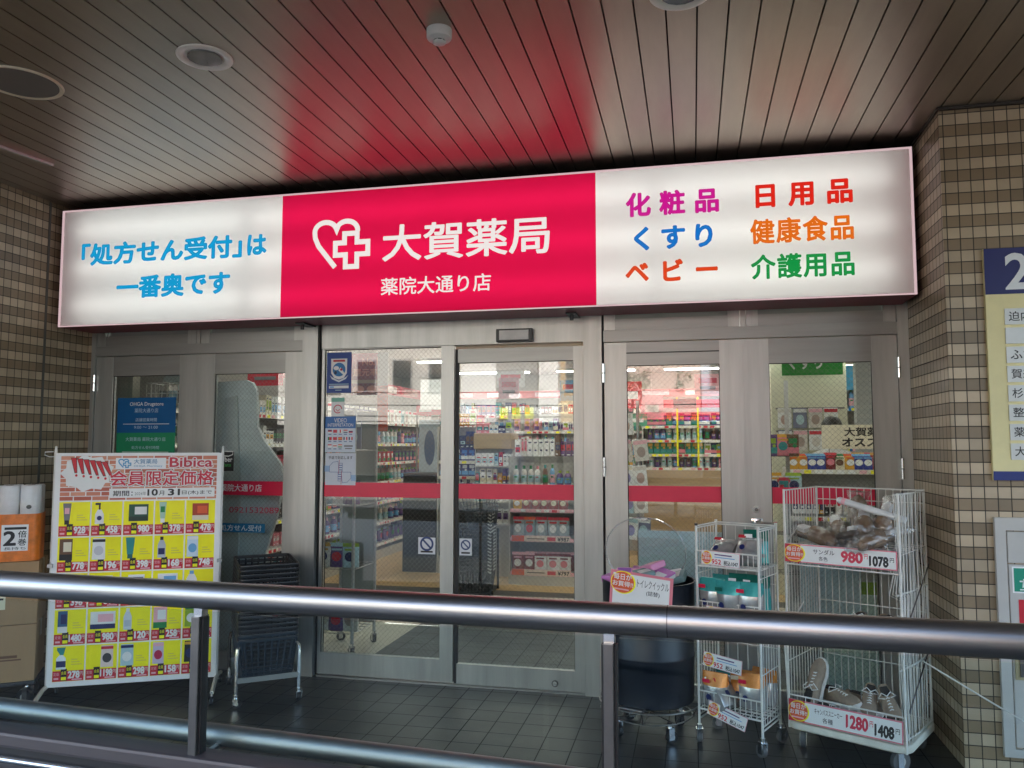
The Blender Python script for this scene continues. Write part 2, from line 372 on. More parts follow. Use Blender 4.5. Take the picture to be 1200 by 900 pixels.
b.box(-4.15, -2.535, D + .01, D + .09, .0, .012, ALU_D); b.box(-.526, 1.14, D + .01, D + .09, 0, .012, ALU_D); b.box(-2.399, -.65, D + .0, D + .09, 0, .01, STEEL)
fp(b, 'frame')
for x0, x1 in ((-4.15, -3.345), (-3.315, -2.535), (-.526, .285), (.315, 1.14)):
    f = MB(); f.box(x0 + .004, x0 + .07, D, D + .05, 2.194, 2.398, ALU); f.box(x1 - .07, x1 - .004, D, D + .05, 2.194, 2.398, ALU)
    f.box(x0 + .07, x1 - .07, D + .004, D + .05, 2.194, 2.262, ALU_D); f.box(x0 + .07, x1 - .07, D + .004, D + .05, 2.37, 2.398, ALU_D)
    o = fp(f, 'transom_window'); g = MB(); g.box(x0 + .07, x1 - .07, D + .025, D + .031, 2.262, 2.37, glass('frosted_glass', tint=(.5, .56, .55), film=.35, gain=1.2)); fp(g, 'glass_pane', o)
for x in (-3.33, .30): b = MB(); b.box(x - .014, x + .014, D - .002, D + .08, 2.193, 2.399, ALU); fp(b, 'transom_post')
def leaf(name, x0, g0, g1, x1, z0, gz0, gz1, z1, label, band_text=None, thin=0., hinge=None):
    s = MB()
    s.box(x0, g0, D + thin, D + .042, z0, z1, ALU if thin == 0 else GAP); s.box(g1, x1, D, D + .042, z0, z1, ALU)
    s.box(g0, g1, D + .003, D + .04, gz1, z1, ALU_D); s.box(g0, g1, D + .003, D + .04, z0, gz0, ALU)
    for a, c_ in ((g0, g0 + .004), (g1 - .004, g1)): s.box(a, c_, D + .012, D + .018, gz0, gz1, GAP)
    s.box(g0, g1, D + .012, D + .018, gz1 - .004, gz1, GAP)
    o = fp(s, name); o['label'] = label
    g = MB(); g.box(g0, g1, D + .019, D + .0255, gz0, gz1, GLASSW); fp(g, 'glass_pane', o)
    r = MB(); r.box(g0 + .002, g1 - .002, D + .0180, D + .0186, 1.154, 1.248, RED)
    if band_text: r.text(band_text, *band_text_box, D + .0174, PAPER, .012)
    fp(r, 'red_band', o)
    if hinge is not None:
        for hz in (1.93, 1.36, .3):
            h = MB(); h.cyl((hinge, D - .014, hz), .009, .115, CHROME, n=12); h.cyl((hinge, D - .014, hz), .0098, .006, STEEL_D, n=12); fp(h, 'hinge', o)
    return o
band_text_box = (-3.14, -2.83, 1.178, 1.228)
leaf('door', -4.145, -4.008, -3.471, -3.325, .013, .12, 1.978, 2.116, 'hinged glass door behind the promotion banner', hinge=-4.15)
dB = leaf('door', -3.3245, -3.198, -2.665, -2.540, .013, .12, 1.978, 2.116, 'hinged glass door with the tall grey display seen through it', '薬院大通り店')
dC = leaf('door', -.522, -.387, .161, .2995, .013, .10, 1.975, 2.116, 'hinged glass door behind the navy bin', hinge=-.527)
dD = leaf('door', .3000, .44, 1.002, 1.136, .013, .10, 1.970, 2.116, 'hinged glass door behind the large wire cart', hinge=1.141)
b = MB(); b.box(-.387, .161, D - .002, D + .003, 2.048, 2.054, GAP); fp(b, 'dark_rail_line', dC)  # thin dark line across the top rail
b = MB(); b.cyl((.351, D - .006, 1.12), .021, .014, CHROME, 'y', 20); b.cyl((.351, D - .016, 1.12), .010, .008, STEEL_D, 'y', 16); fp(b, 'lock', dD)
b = MB(); b.box(.322, .385, D - .008, D - .001, 1.028, 1.068, CHROME, .004); b.tube([(.345, D - .012, 1.048), (.345, D - .05, 1.048), (.46, D - .055, 1.046)], .009, CHROME, 8); fp(b, 'handle', dD)
# writing on the lower glass of the second door
b = MB(); yb = D + .0182
b.text('0921532089', -3.07, -2.70, 1.035, 1.075, yb, ink(190, 70, 90), .01); b.rect(-3.16, -2.80, .905, .965, yb + .0003, ink(30, 110, 150)); b.text('処方せん受付', -3.135, -2.825, .915, .955, yb, PAPER, .01)
fp(b, 'glass_lettering', dB)
o = leaf('sidelight', -2.397, -2.379, -1.567, -1.481, .02, .155, 2.122, 2.128, 'fixed glass panel carrying the notices')
s1 = leaf('sliding_door', -1.476, -1.457, -.713, -.653, .014, .136, 2.016, 2.104, 'automatic sliding glass door', thin=.012)
b = MB(); b.cyl((-.835, D - .002, .058), .020, .010, STEEL_D, 'y', 20); b.cyl((-.835, D - .006, .058), .013, .010, CHROME, 'y', 16); fp(b, 'lock', s1)
b = MB(); b.box(-1.195, -.962, D - .05, D - .005, 2.136, 2.218, M('sensor_housing', (.05, .048, .045), .4), .006); b.box(-1.172, -.985, D - .054, D - .049, 2.148, 2.207, M('sensor_window', (.55, .53, .5), .3, var=.1)); fp(b, 'door_sensor')
for x in (-2.47, -.70): b = MB(); b.cyl((x, 4.70, 2.262), .012, .04, BLACKP, n=10); b.box(x - .03, x + .03, 4.66, 4.84, 2.275, 2.284, BLACKP); fp(b, 'sign_bracket')

# ------------------------------------------------------------------ the lit sign
LIT = 2 ** -EXPO                                               # the sign's tubes, set against the camera exposure
sign = thing('lightbox_sign', 'long backlit white and red shop sign above the doors', 'sign', (-1.5, 4.5, 2.285))
SX, SY, SZ = -1.5, 4.5, 2.285
EEDGE = emis('backlit_edge', (1, .72, .76), .6 * LIT)
SIDE = M('sign_side_red', (.28, .02, .05), .4, var=.1)
def sp_(mb, name): return mb.build(name, sign, loc=(-SX, -SY, -SZ))
b = MB(); INW = M('casing_inner_white', (.8, .8, .8), .6)
b.box(-4.165, 1.165, 4.80, 4.82, 2.285, 3.082, SIDE); b.box(-4.165, 1.165, 4.508, 4.80, 2.285, 2.291, SIDE); b.box(-4.165, 1.165, 4.508, 4.80, 3.076, 3.082, SIDE); b.box(-4.165, -4.158, 4.508, 4.80, 2.291, 3.076, SIDE); b.box(1.158, 1.165, 4.508, 4.80, 2.291, 3.076, SIDE)
b.box(-4.158, 1.158, 4.79, 4.799, 2.292, 3.075, INW); b.box(-4.157, 1.157, 4.512, 4.789, 2.292, 2.295, INW); b.box(-4.157, 1.157, 4.512, 4.789, 3.072, 3.075, INW); sp_(b, 'casing')
STUBE = emis('sign_tube', (1, .985, .955), 3.2 * LIT)
for x0, x1 in ((-4.06, -2.80), (-2.74, -1.48), (-1.46, -.20), (-.16, 1.06)):
    for z in (2.43, 2.685, 2.94): b = MB(); b.cyl(((x0 + x1) / 2, 4.592, z), .016, x1 - x0, STUBE, 'x', 10); sp_(b, 'fluorescent_tube')
def milky(name, col):
    m, nt, bs_ = newmat(name); n = nt.nodes; l = nt.links; n.remove(bs_)
    t_ = n.new('ShaderNodeBsdfTranslucent'); t_.inputs[0].default_value = (*col, 1); d_ = n.new('ShaderNodeBsdfDiffuse'); d_.inputs[0].default_value = (*[c * .6 for c in col], 1)
    mx = n.new('ShaderNodeMixShader'); mx.inputs[0].default_value = .12; l.new(t_.outputs[0], mx.inputs[1]); l.new(d_.outputs[0], mx.inputs[2]); l.new(mx.outputs[0], n['Material Output'].inputs[0]); return m
EW = milky('milky_white_acrylic', (.85, .86, .83)); ER = milky('milky_red_acrylic', (.80, .010, .085))
b = MB(); yq = 4.5055
b.box(-4.165, -4.153, 4.498, 4.507, 2.285, 3.082, EEDGE); b.box(1.153, 1.165, 4.498, 4.507, 2.285, 3.082, EEDGE)
b.box(-4.153, 1.153, 4.498, 4.507, 3.073, 3.082, EEDGE); b.box(-4.153, 1.153, 4.498, 4.507, 2.285, 2.292, EEDGE); sp_(b, 'edge_trim')
b = MB(); b.rect(-4.153, -2.522, 2.292, 3.073, yq, EW); sp_(b, 'face_panel')
b = MB(); b.rect(-2.522, -.527, 2.292, 3.073, yq, ER); sp_(b, 'face_panel')['label'] = 'red middle panel with the shop name'
b = MB(); b.rect(-.527, 1.153, 2.292, 3.073, yq, EW); sp_(b, 'face_panel')
def ec(n, r, g, b_, s=.80):
    lin = lambda c: ((c / 255) / 12.92 if c / 255 < .04045 else ((c / 255 + .055) / 1.055) ** 2.4)
    return emis('backlit_' + n, (lin(r), lin(g), lin(b_)), s * LIT)
yt = 4.5030
BL = ec('blue', 10, 165, 225); BO = .040
b = MB(); b.text('「処方せん受付」', -4.005, -2.800, 2.692, 2.846, yt, BL, BO); b.text('は', -2.765, -2.627, 2.700, 2.836, yt, BL, BO); sp_(b, 'lettering')
b = MB(); b.text('一番奥です', -3.723, -2.88, 2.458, 2.612, yt, BL, BO); sp_(b, 'lettering')
b = MB(); WL = emis('backlit_letter_white', (1, .93, .90), .80 * LIT)
b.text('大賀薬局', -1.842, -.797, 2.612, 2.84, yt, WL, .018); sp_(b, 'lettering'); b = MB(); b.text('薬院大通り店', -1.848, -1.152, 2.404, 2.512, yt, WL, .014); sp_(b, 'lettering')
# heart and cross mark: one open outline drawn with a round pen
def stroke(mb, pts, r, y, mat, closed=False):
    P = [Vector((x, z)) for x, z in pts]; n = len(P); L = []; Q = []
    for i, p in enumerate(P):
        a = P[i - 1] if (i > 0 or closed) else None; c = P[(i + 1) % n] if (i < n - 1 or closed) else None
        d1 = (p - a).normalized() if a is not None else (c - p).normalized(); d2 = (c - p).normalized() if c is not None else d1
        nrm = Vector((-(d1 + d2).y, (d1 + d2).x)); nrm.normalize(); k = r / max(.45, nrm.dot(Vector((-d1.y, d1.x))))
        L.append(p + nrm * k); Q.append(p - nrm * k)
    for i in range(n if closed else n - 1):
        j = (i + 1) % n; mb.flat([tuple(L[i]), tuple(Q[i]), tuple(Q[j]), tuple(L[j])], y, mat)
def heart_mark(mb, x0, x1, z0, z1, y, mat, r):
    """heart outline whose right lower side turns into a medical cross"""
    w_, h_ = x1 - x0, z1 - z0; U = lambda a, c: (x0 + a * w_, z0 + c * h_)
    cr = [U(*p) for p in ((.40, .36), (.40, .54), (.56, .54), (.56, .72), (.78, .72), (.78, .54), (.97, .54), (.97, .30), (.78, .30), (.78, .06), (.58, .06), (.58, .30), (.40, .30))]
    stroke(mb, cr, r, y, mat, True)
    pts = []
    for k in range(9): t = math.pi * (1.0 - k / 8 * .80); pts.append(U(.60 + .19 * math.cos(t) - 0, .80 + .17 * math.sin(t)))
    rt = [U(.79, .76)] + [U(.60 + .19 * math.cos(t), .78 + .19 * math.sin(t)) for t in [k * .25 for k in range(0, 11)]]
    lf = [U(.225 + .195 * math.cos(t), .78 + .19 * math.sin(t)) for t in [.5 + k * .27 for k in range(0, 11)]]
    stroke(mb, rt + [U(.42, .80)] + lf[0:] + [U(.04, .66), U(.10, .50), U(.40, .06)], r, y - .0004, mat)
b = MB(); heart_mark(b, -2.305, -1.925, 2.575, 2.892, yt, WL, .016); sp_(b, 'emblem')
def spread(mb, s, x0, x1, z0, z1, y, mat, bold):
    """letters set apart, each keeping its own shape"""
    em = (z1 - z0) / .95; n = len(s); ex = min(em, (x1 - x0) / n * 1.0)
    for i, ch in enumerate(s):
        cx = x0 + ex * .47 + (x1 - x0 - ex * .94) * i / (n - 1); v, f, bb = glyphs(ch)
        mb.stamp(v, f, cx - .5 * ex, (z0 + z1) / 2 - .38 * em, ex * .97, em * .97, y, mat, bold)
for s_, x0, x1, z0, z1, c_ in (('化粧品', -.350, .170, 2.797, 2.937, ec('magenta', 215, 20, 150)), ('くすり', -.330, .152, 2.597, 2.740, ec('deep_blue', 15, 120, 210)), ('ベビー', -.358, .160, 2.408, 2.542, ec('vermilion', 235, 70, 15)),
    ('日用品', .345, .870, 2.802, 2.942, ec('scarlet', 236, 38, 22)), ('健康食品', .332, .870, 2.600, 2.740, ec('orange', 245, 115, 5)), ('介護用品', .332, .868, 2.403, 2.540, ec('green', 10, 155, 70))):
    b = MB(); spread(b, s_, x0, x1, z0, z1, yt, c_, BO if len(s_) == 3 else .030); sp_(b, 'lettering')

# ------------------------------------------------------------------ ceiling fittings
def downlight(loc, label):
    t = thing('downlight', label, 'downlight', loc)
    b = MB(); b.lathe((0, 0, 0), [(.072, .004), (.084, .0), (.090, -.004), (.105, -.006), (.114, -.004), (.116, .001)], M('downlight_trim', (.92, .89, .80), .3, metal=.0, var=.04), 40); b.build('trim_ring', t)
    b = MB(); V = [(.072, .004), (.070, .02), (.062, .05), (.045, .08), (.02, .095), (.001, .098)]; b.lathe((0, 0, -.009), V, M('reflector', (.55, .55, .57), .02, metal=1, var=.1, scale=14), 14, False); b.build('reflector', t)
    b = MB(); b.tube([(-.04, .012, .030), (.035, -.012, .030)], .016, M('unlit_lamp', (.88, .88, .86), .3), 10); b.box(-.052, -.040, -.006, .028, .012, .05, PAPER); b.build('lamp_tube', t)
    return t
downlight((-1.998, 2.892, 3.139), 'unlit round downlight in the dark plank ceiling above the white left part of the sign')
downlight((-.017, 2.845, 3.139), 'unlit round downlight cut by the top edge, left of the right half of the ceiling')
t = thing('ceiling_speaker', 'flat round ceiling speaker with a pale ring at the upper left', 'speaker', (-2.955, 2.92, 3.139))
b = MB(); b.lathe((0, 0, 0), [(.150, .0), (.158, -.006), (.168, -.006), (.172, .001)], M('aged_cream_ring', (.85, .76, .55), .4, var=.1), 48); b.build('rim', t)
b = MB(); b.lathe((0, 0, 0), [(.001, -.003), (.150, -.003), (.150, .0)], M('speaker_mesh', (.17, .15, .125), .6, metal=.2, var=.1, scale=300), 48); b.build('grille', t)
t = thing('smoke_detector', 'white round smoke detector on the ceiling', 'smoke detector', (-.956, 2.90, 3.139))
b = MB(); b.lathe((0, 0, 0), [(.030, -.044), (.048, -.036), (.050, -.030), (.0505, -.004), (.050, .001)], WHITE_P, 36); b.build('housing', t)
b = MB(); b.lathe((0, 0, 0), [(.001, -.058), (.018, -.058), (.026, -.054), (.028, -.050)], WHITE_P, 28)
for k in range(8): a = k * math.pi / 4; b.box(.026 * math.cos(a) - .0015, .026 * math.cos(a) + .0015, .026 * math.sin(a) - .0015, .026 * math.sin(a) + .0015, -.051, -.042, WHITE_P)
b.build('sensor_cap', t)
b = MB(); b.cyl((0, 0, -.046), .024, .010, GAP, n=24); b.build('sensor_slot', t)
b = MB(); b.box(-.011, .011, -.9, .0, -.012, .0005, M('pale_strip', (.92, .91, .88), .25, metal=.4)); tag(b.build('ceiling_trim_strip', loc=(-3.64, 3.84, 3.1375), rot=(0, 0, R(-9.7))), 'thin pale metal strip on the ceiling at the left edge', 'ceiling trim')

# ------------------------------------------------------------------ printed cards and notices
C_RED, C_YEL, C_BLK, C_ORG, C_PINK = ink(205, 34, 56), ink(255, 246, 0), ink(22, 20, 24), ink(226, 92, 46), ink(226, 128, 142)
C_NAVY, C_TEAL, C_GRN, C_SKY, C_GREY = ink(20, 34, 92), ink(40, 140, 140), ink(20, 130, 70), ink(110, 170, 215), ink(120, 120, 122)
C_CREAM, C_BROWN, C_PURP, C_GOLD, C_LPNK, C_MAR = ink(232, 222, 196), ink(104, 70, 48), ink(96, 62, 122), ink(216, 160, 40), ink(240, 180, 190), ink(120, 24, 34)
C_LBLUE, C_WARM, C_LIME, C_DTEAL = ink(176, 206, 214), ink(220, 214, 205), ink(150, 180, 40), ink(16, 92, 92)
def burst(mb, x0, x1, z0, z1, y):
    w_, h_ = x1 - x0, z1 - z0
    mb.disc((x0 + x1) / 2, (z0 + z1) / 2, w_ * .52, h_ * .50, y, C_YEL, 24); mb.disc((x0 + x1) / 2 - w_ * .02, (z0 + z1) / 2, w_ * .47, h_ * .46, y - .0003, C_ORG, 24)
    mb.text('毎日が', x0 + w_ * .1, x1 - w_ * .15, z0 + h_ * .60, z1 - h_ * .12, y - .0006, PAPER, .02); mb.text('お買得!!', x0 + w_ * .06, x1 - w_ * .08, z0 + h_ * .32, z0 + h_ * .56, y - .0006, PAPER, .02)
    mb.rect(x0 + w_ * .15, x1 - w_ * .25, z0 + h_ * .16, z0 + h_ * .22, y - .0006, C_LPNK)
def price_sign(w_, h_, name1, name2, p1, p2):
    """long shelf price sign, centred on its own origin, facing -y"""
    b = MB(); x0 = -w_ / 2; z0 = -h_ / 2
    b.box(x0, -x0, 0, .003, z0, -z0, C_PINK); b.rect(x0 + w_ * .01, -x0 - w_ * .01, z0 + h_ * .06, -z0 - h_ * .06, -.0006, PAPER)
    b.rect(x0, x0 + w_ * .15, z0, -z0, -.0009, C_RED); burst(b, x0, x0 + w_ * .19, z0 + h_ * .02, -z0 - h_ * .02, -.0012)
    b.text(name1, x0 + w_ * .24, x0 + w_ * .49, h_ * .02, h_ * .30, -.001, C_BLK, .01, keep=len(name1) < 6); b.text(name2, x0 + w_ * .30, x0 + w_ * .42, -h_ * .32, -h_ * .08, -.001, C_BLK, .01, keep=True)
    b.text(p1, x0 + w_ * .52, x0 + w_ * .715, -h_ * .30, h_ * .32, -.001, ink(214, 40, 72), .05); b.text('円', x0 + w_ * .725, x0 + w_ * .755, -h_ * .02, h_ * .24, -.001, ink(214, 40, 72), .02)
    b.text(p2, x0 + w_ * .765, x0 + w_ * .93, -h_ * .38, h_ * .18, -.001, C_BLK, .055); b.text('円', x0 + w_ * .94, x0 + w_ * .975, -h_ * .1, h_ * .14, -.001, C_BLK, .02)
    return b

# ------------------------------------------------------------------ promotion banner stand
def product_picture(b, kind, cx, cz, w_, h_, y, c1, c2, c3):
    x0, x1, z0, z1 = cx - w_ / 2, cx + w_ / 2, cz - h_ / 2, cz + h_ / 2; e = .0003
    if kind == 'tube': b.flat([(x0 + w_ * .18, z0 + h_ * .2), (x1 - w_ * .18, z0 + h_ * .2), (x1, z1), (x0, z1)], y, c1); b.rect(x0 + w_ * .22, x1 - w_ * .22, z0, z0 + h_ * .2, y, c2); b.rect(x0 + w_ * .22, x1 - w_ * .22, z0 + h_ * .5, z0 + h_ * .78, y - e, c3)
    elif kind == 'pump': b.flat([(x0, z0), (x1, z0), (x1, z0 + h_ * .45), (cx + w_ * .22, z0 + h_ * .68), (cx - w_ * .22, z0 + h_ * .68), (x0, z0 + h_ * .45)], y, c1); b.rect(cx - w_ * .1, cx + w_ * .1, z0 + h_ * .68, z1, y, c2); b.rect(cx - w_ * .5, cx + w_ * .12, z1 - h_ * .1, z1, y - e, c2); b.disc(cx, z0 + h_ * .28, w_ * .28, w_ * .28, y - e, c3)
    elif kind == 'bottle': b.flat([(x0, z0), (x1, z0), (x1, z0 + h_ * .6), (cx + w_ * .25, z0 + h_ * .84), (cx - w_ * .25, z0 + h_ * .84), (x0, z0 + h_ * .6)], y, c1); b.rect(cx - w_ * .2, cx + w_ * .2, z0 + h_ * .84, z1, y, c2); b.rect(x0 + w_ * .1, x1 - w_ * .1, z0 + h_ * .15, z0 + h_ * .45, y - e, c3)
    elif kind == 'spray': b.flat([(x0, z0), (x1, z0), (x1, z0 + h_ * .5), (cx + w_ * .18, z0 + h_ * .66), (cx - w_ * .18, z0 + h_ * .66), (x0, z0 + h_ * .5)], y, c1); b.flat([(cx - w_ * .1, z0 + h_ * .66), (cx + w_ * .25, z0 + h_ * .66), (cx + w_ * .45, z1), (cx - w_ * .45, z1), (cx - w_ * .45, z1 - h_ * .12)], y, c2); b.rect(x0, x1, z0 + h_ * .1, z0 + h_ * .38, y - e, c3)
    elif kind == 'pouch': b.flat([(x0, z0), (x1, z0), (x1 - w_ * .04, z1), (x0 + w_ * .04, z1)], y, c1); b.rect(x0 + w_ * .02, x1 - w_ * .02, z1 - h_ * .18, z1 - h_ * .05, y - e, c2); b.disc(cx, cz - h_ * .08, w_ * .36, h_ * .22, y - e, c3)
    else: b.rect(x0, x1, z0, z1, y, c1); b.rect(x0, x1, z0, z0 + h_ * .28, y - e, c2); b.rect(x0 + w_ * .3, x1 - w_ * .08, z0 + h_ * .4, z0 + h_ * .85, y - e, c3)
ban = thing('banner_stand', 'white wheeled stand holding a yellow sale poster of many priced goods', 'banner stand', (-3.253, 4.196, 0), .465)
BW, BZ0, BZ1 = .924, .095, 1.445
b = MB(); Wp = WHITE_P
b.box(-BW / 2, BW / 2, -.006, .006, BZ0, BZ1, M('poster_board', (.86, .86, .86), .45, var=.02))
m = .026; hx0, hx1 = -BW / 2 + m, BW / 2 - m; gz1 = BZ1 - .285; y = -.0066
b.rect(hx0 + .004, hx1, gz1 + .004, BZ1 - .012, y, PAPER)
BRK = [ink(208, 128, 100), ink(190, 96, 74), ink(216, 146, 118)]; rr = random.Random(3)
for k in range(10):
    z = gz1 + .006 + k * .0265; x = hx0 - rr.random() * .05
    while x < hx1:
        L_ = .075 + rr.random() * .02; b.rect(max(x, hx0 + .004), min(x + L_, hx1), z, z + .022, y - .0003, rr.choice(BRK)); x += L_ + .006
# speech burst with exclamation marks; the cartoon animal that shouts it is left out
bx, bz = hx0 + .15, BZ1 - .12
b.flat([(bx + (.150 if k % 2 else .125) * math.cos(k * math.pi / 9), bz + (.112 if k % 2 else .092) * math.sin(k * math.pi / 9)) for k in range(18)], y - .0006, PAPER)
for k in range(6):
    x = bx - .085 + k * .033; sl = .012 + k * .006; zt = BZ1 - .03 - k * .005
    b.flat([(x - .010, zt + .003), (x + .023, zt + .003), (x + .016 + sl, zt - .089), (x + .001 + sl, zt - .089)], y - .0009, C_BLK); b.flat([(x - .007, zt), (x + .020, zt), (x + .013 + sl, zt - .086), (x + .004 + sl, zt - .086)], y - .0012, ink(205, 22, 40)); b.disc(x + .010 + sl * 1.1, zt - .102, .007, .008, y - .0009, ink(205, 22, 40), 10)
b.rect(hx0 + .30, hx0 + .58, BZ1 - .095, BZ1 - .03, y - .0006, ink(235, 238, 242)); heart_mark(b, hx0 + .315, hx0 + .385, BZ1 - .09, BZ1 - .037, y - .0012, ink(90, 160, 205), .0035)
b.text('大賀薬局', hx0 + .40, hx0 + .53, BZ1 - .066, BZ1 - .037, y - .0012, ink(70, 130, 175), .01); b.text('OHGA Pharmacy', hx0 + .40, hx0 + .56, BZ1 - .088, BZ1 - .073, y - .0012, ink(90, 150, 190), .0)
b.text('Bibica', hx0 + .593, hx1 - .018, BZ1 - .092, BZ1 - .022, y - .0009, PAPER, .075); b.text('Bibica', hx0 + .60, hx1 - .025, BZ1 - .087, BZ1 - .027, y - .0012, ink(196, 40, 64), .02)
b.text('会員限定価格', hx0 + .262, hx1 - .008, BZ1 - .205, BZ1 - .098, y - .0009, C_BLK, .085); b.text('会員限定価格', hx0 + .264, hx1 - .010, BZ1 - .203, BZ1 - .100, y - .0012, PAPER, .07); b.text('会員限定価格', hx0 + .272, hx1 - .018, BZ1 - .197, BZ1 - .106, y - .0015, ink(206, 28, 58), .022)
b.rect(hx0 + .27, hx1 - .01, BZ1 - .268, BZ1 - .212, y - .0006, ink(238, 238, 238))
b.text('期間：', hx0 + .29, hx0 + .40, BZ1 - .258, BZ1 - .225, y - .001, C_BLK, .02); b.text('2024年', hx0 + .41, hx0 + .475, BZ1 - .255, BZ1 - .232, y - .001, C_GREY); b.text('10', hx0 + .48, hx0 + .54, BZ1 - .258, BZ1 - .217, y - .001, C_BLK, .035)
b.text('月', hx0 + .545, hx0 + .575, BZ1 - .256, BZ1 - .228, y - .001, C_BLK, .01); b.text('31', hx0 + .595, hx0 + .665, BZ1 - .258, BZ1 - .217, y - .001, C_BLK, .035); b.text('日(木)まで', hx0 + .675, hx1 - .025, BZ1 - .256, BZ1 - .228, y - .001, C_BLK, .01)
prices = [['928', '458', '980', '378', '478'], ['778', '196', '398', '168', '748'], ['398', '811', '', '', ''], ['1480', '980', '120', '258', '398'], ['278', '1198', '298', '158', '328']]
P_ = PAPER
pics = [[('tube', .30, C_GREY, C_BLK, C_LPNK), ('pump', .32, P_, C_BLK, C_NAVY), ('carton', .72, ink(24, 76, 60), ink(16, 50, 40), P_), ('tube', .28, ink(170, 205, 185), P_, C_GRN), ('carton', .62, ink(176, 60, 30), C_CREAM, C_ORG)],
        [('carton', .46, C_BROWN, C_BLK, C_CREAM), ('pouch', .48, P_, C_BLK, ink(205, 205, 210)), ('tube', .34, C_TEAL, C_DTEAL, C_TEAL), ('bottle', .30, ink(190, 196, 205), C_BLK, C_NAVY), ('pouch', .44, ink(205, 222, 238), P_, C_SKY)],
        [('carton', .5, P_, C_NAVY, C_SKY), ('carton', .6, P_, C_BLK, C_GREY), ('carton', .6, P_, C_BLK, C_GREY), ('carton', .74, P_, C_BLK, C_SKY), ('bottle', .4, P_, C_SKY, C_LPNK)],
        [('carton', .34, ink(40, 90, 130), P_, C_NAVY), ('carton', .9, P_, C_NAVY, C_LPNK), ('bottle', .30, ink(215, 222, 228), P_, ink(190, 200, 210)), ('carton', .5, C_LPNK, C_GRN, P_), ('pouch', .5, C_LIME, C_GRN, P_)],
        [('spray', .34, ink(225, 235, 240), C_TEAL, C_NAVY), ('pouch', .46, ink(235, 215, 205), C_RED, ink(60, 60, 64)), ('pouch', .48, C_LBLUE, C_NAVY, P_), ('pouch', .42, ink(205, 190, 215), C_LPNK, ink(190, 40, 80)), ('pouch', .4, C_BLK, C_GOLD, C_NAVY)]]
cw = (hx1 - hx0) / 5; ch = (gz1 - BZ0 - m) / 5
for r_ in range(5):
    for c in range(5):
        x0 = hx0 + c * cw + .004; x1 = hx0 + (c + 1) * cw - .004; z1 = gz1 - r_ * ch - .003; z0 = z1 - ch + .007; W_, H_ = x1 - x0, z1 - z0
        b.rect(x0, x1, z0, z1, y, C_YEL); zb = z0 + H_ * .30
        b.rect(x0 + .001, x1 - .001, z0 + .001, zb, y - .0003, ink(200, 32, 56)); b.rect(x0 + .004, x0 + W_ * .23, z0 + .006, zb - .004, y - .0006, ink(200, 40, 54))
        b.rect(x0 + W_ * .26, x0 + W_ * .46, z0 + .004, zb + .012, y - .0006, C_BLK); b.rect(x0 + W_ * .28, x0 + W_ * .44, z0 + .008, z0 + H_ * .13, y - .0009, C_YEL)
        b.text('会員', x0 + W_ * .28, x0 + W_ * .44, z0 + H_ * .19, z0 + H_ * .29, y - .0009, C_YEL); b.text('定価', x0 + .006, x0 + W_ * .21, z0 + H_ * .17, z0 + H_ * .26, y - .0009, C_LPNK); b.rect(x0 + W_ * .05, x0 + W_ * .2, z0 + H_ * .06, z0 + H_ * .11, y - .0009, C_LPNK)
        if prices[r_][c]: b.text(prices[r_][c], x0 + W_ * (.49 if len(prices[r_][c]) < 4 else .47), x0 + W_ * .87, z0 + H_ * .075, zb - .002, y - .0009, P_, .05); b.text('円', x0 + W_ * .88, x1 - .004, z0 + H_ * .15, zb - .008, y - .0009, P_)
        b.rect(x0 + W_ * .62, x1 - .010, z0 + .006, z0 + H_ * .065, y - .0009, C_LPNK)
        k, wf, a1, a2, a3 = pics[r_][c]; off = .26 if (r_, c) not in ((0, 2), (3, 1), (4, 1)) else (.52 if (r_, c) != (4, 1) else .68)
        if wf > .55: off = .5
        product_picture(b, k, x0 + W_ * max(off, wf / 2 + .04), zb + H_ * .355, W_ * wf * .9, H_ * (.62 if wf < .6 else .5), y - .0012, a1, a2, a3)
        if off < .5:
            for q in range(3): b.rect(x0 + W_ * .58, x0 + W_ * (.92 - .07 * q), zb + H_ * (.16 + .07 * q), zb + H_ * (.185 + .07 * q), y - .0003, ink(222, 208, 90))
b.build('poster', ban)
for s in (-1, 1):
    b = MB(); b.tube([(s * .466, .010, .10), (s * .466, .010, BZ1 + .02)], .009, Wp, 10); b.cyl((s * .466, .010, BZ1 + .03), .007, .02, Wp, n=10); o = b.build('pole', ban)
    b = MB(); b.tube([(s * .466, .012, BZ1 - .02), (s * .50, .012, BZ1 - .022), (s * .525, .012, BZ1 - .012), (s * .525, .012, BZ1 + .006), (s * .48, .012, BZ1 + .008)], .003, Wp, 6); b.build('clip', o)
    b = MB(); b.box(s * .466 - .014, s * .466 + .014, -.02, .02, .78, .80, STEEL); b.build('clamp', o)
    b = MB(); b.tube([(s * .466, -.215, .062), (s * .466, -.05, .095), (s * .466, .07, .095), (s * .466, .22, .062)], .012, M('leg_enamel', (.62, .58, .50), .35, var=.1), 10); o2 = b.build('leg', ban)
    for yy in (-.215, .22):
        b = MB(); b.cyl((s * .466, yy, .052), .006, .03, CHROME, n=8); b.cyl((s * .466, yy - .008, .021), .021, .018, BLACK, 'x', 18); b.cyl((s * .466, yy - .008, .021), .012, .022, CHROME, 'x', 12); b.build('caster', o2)

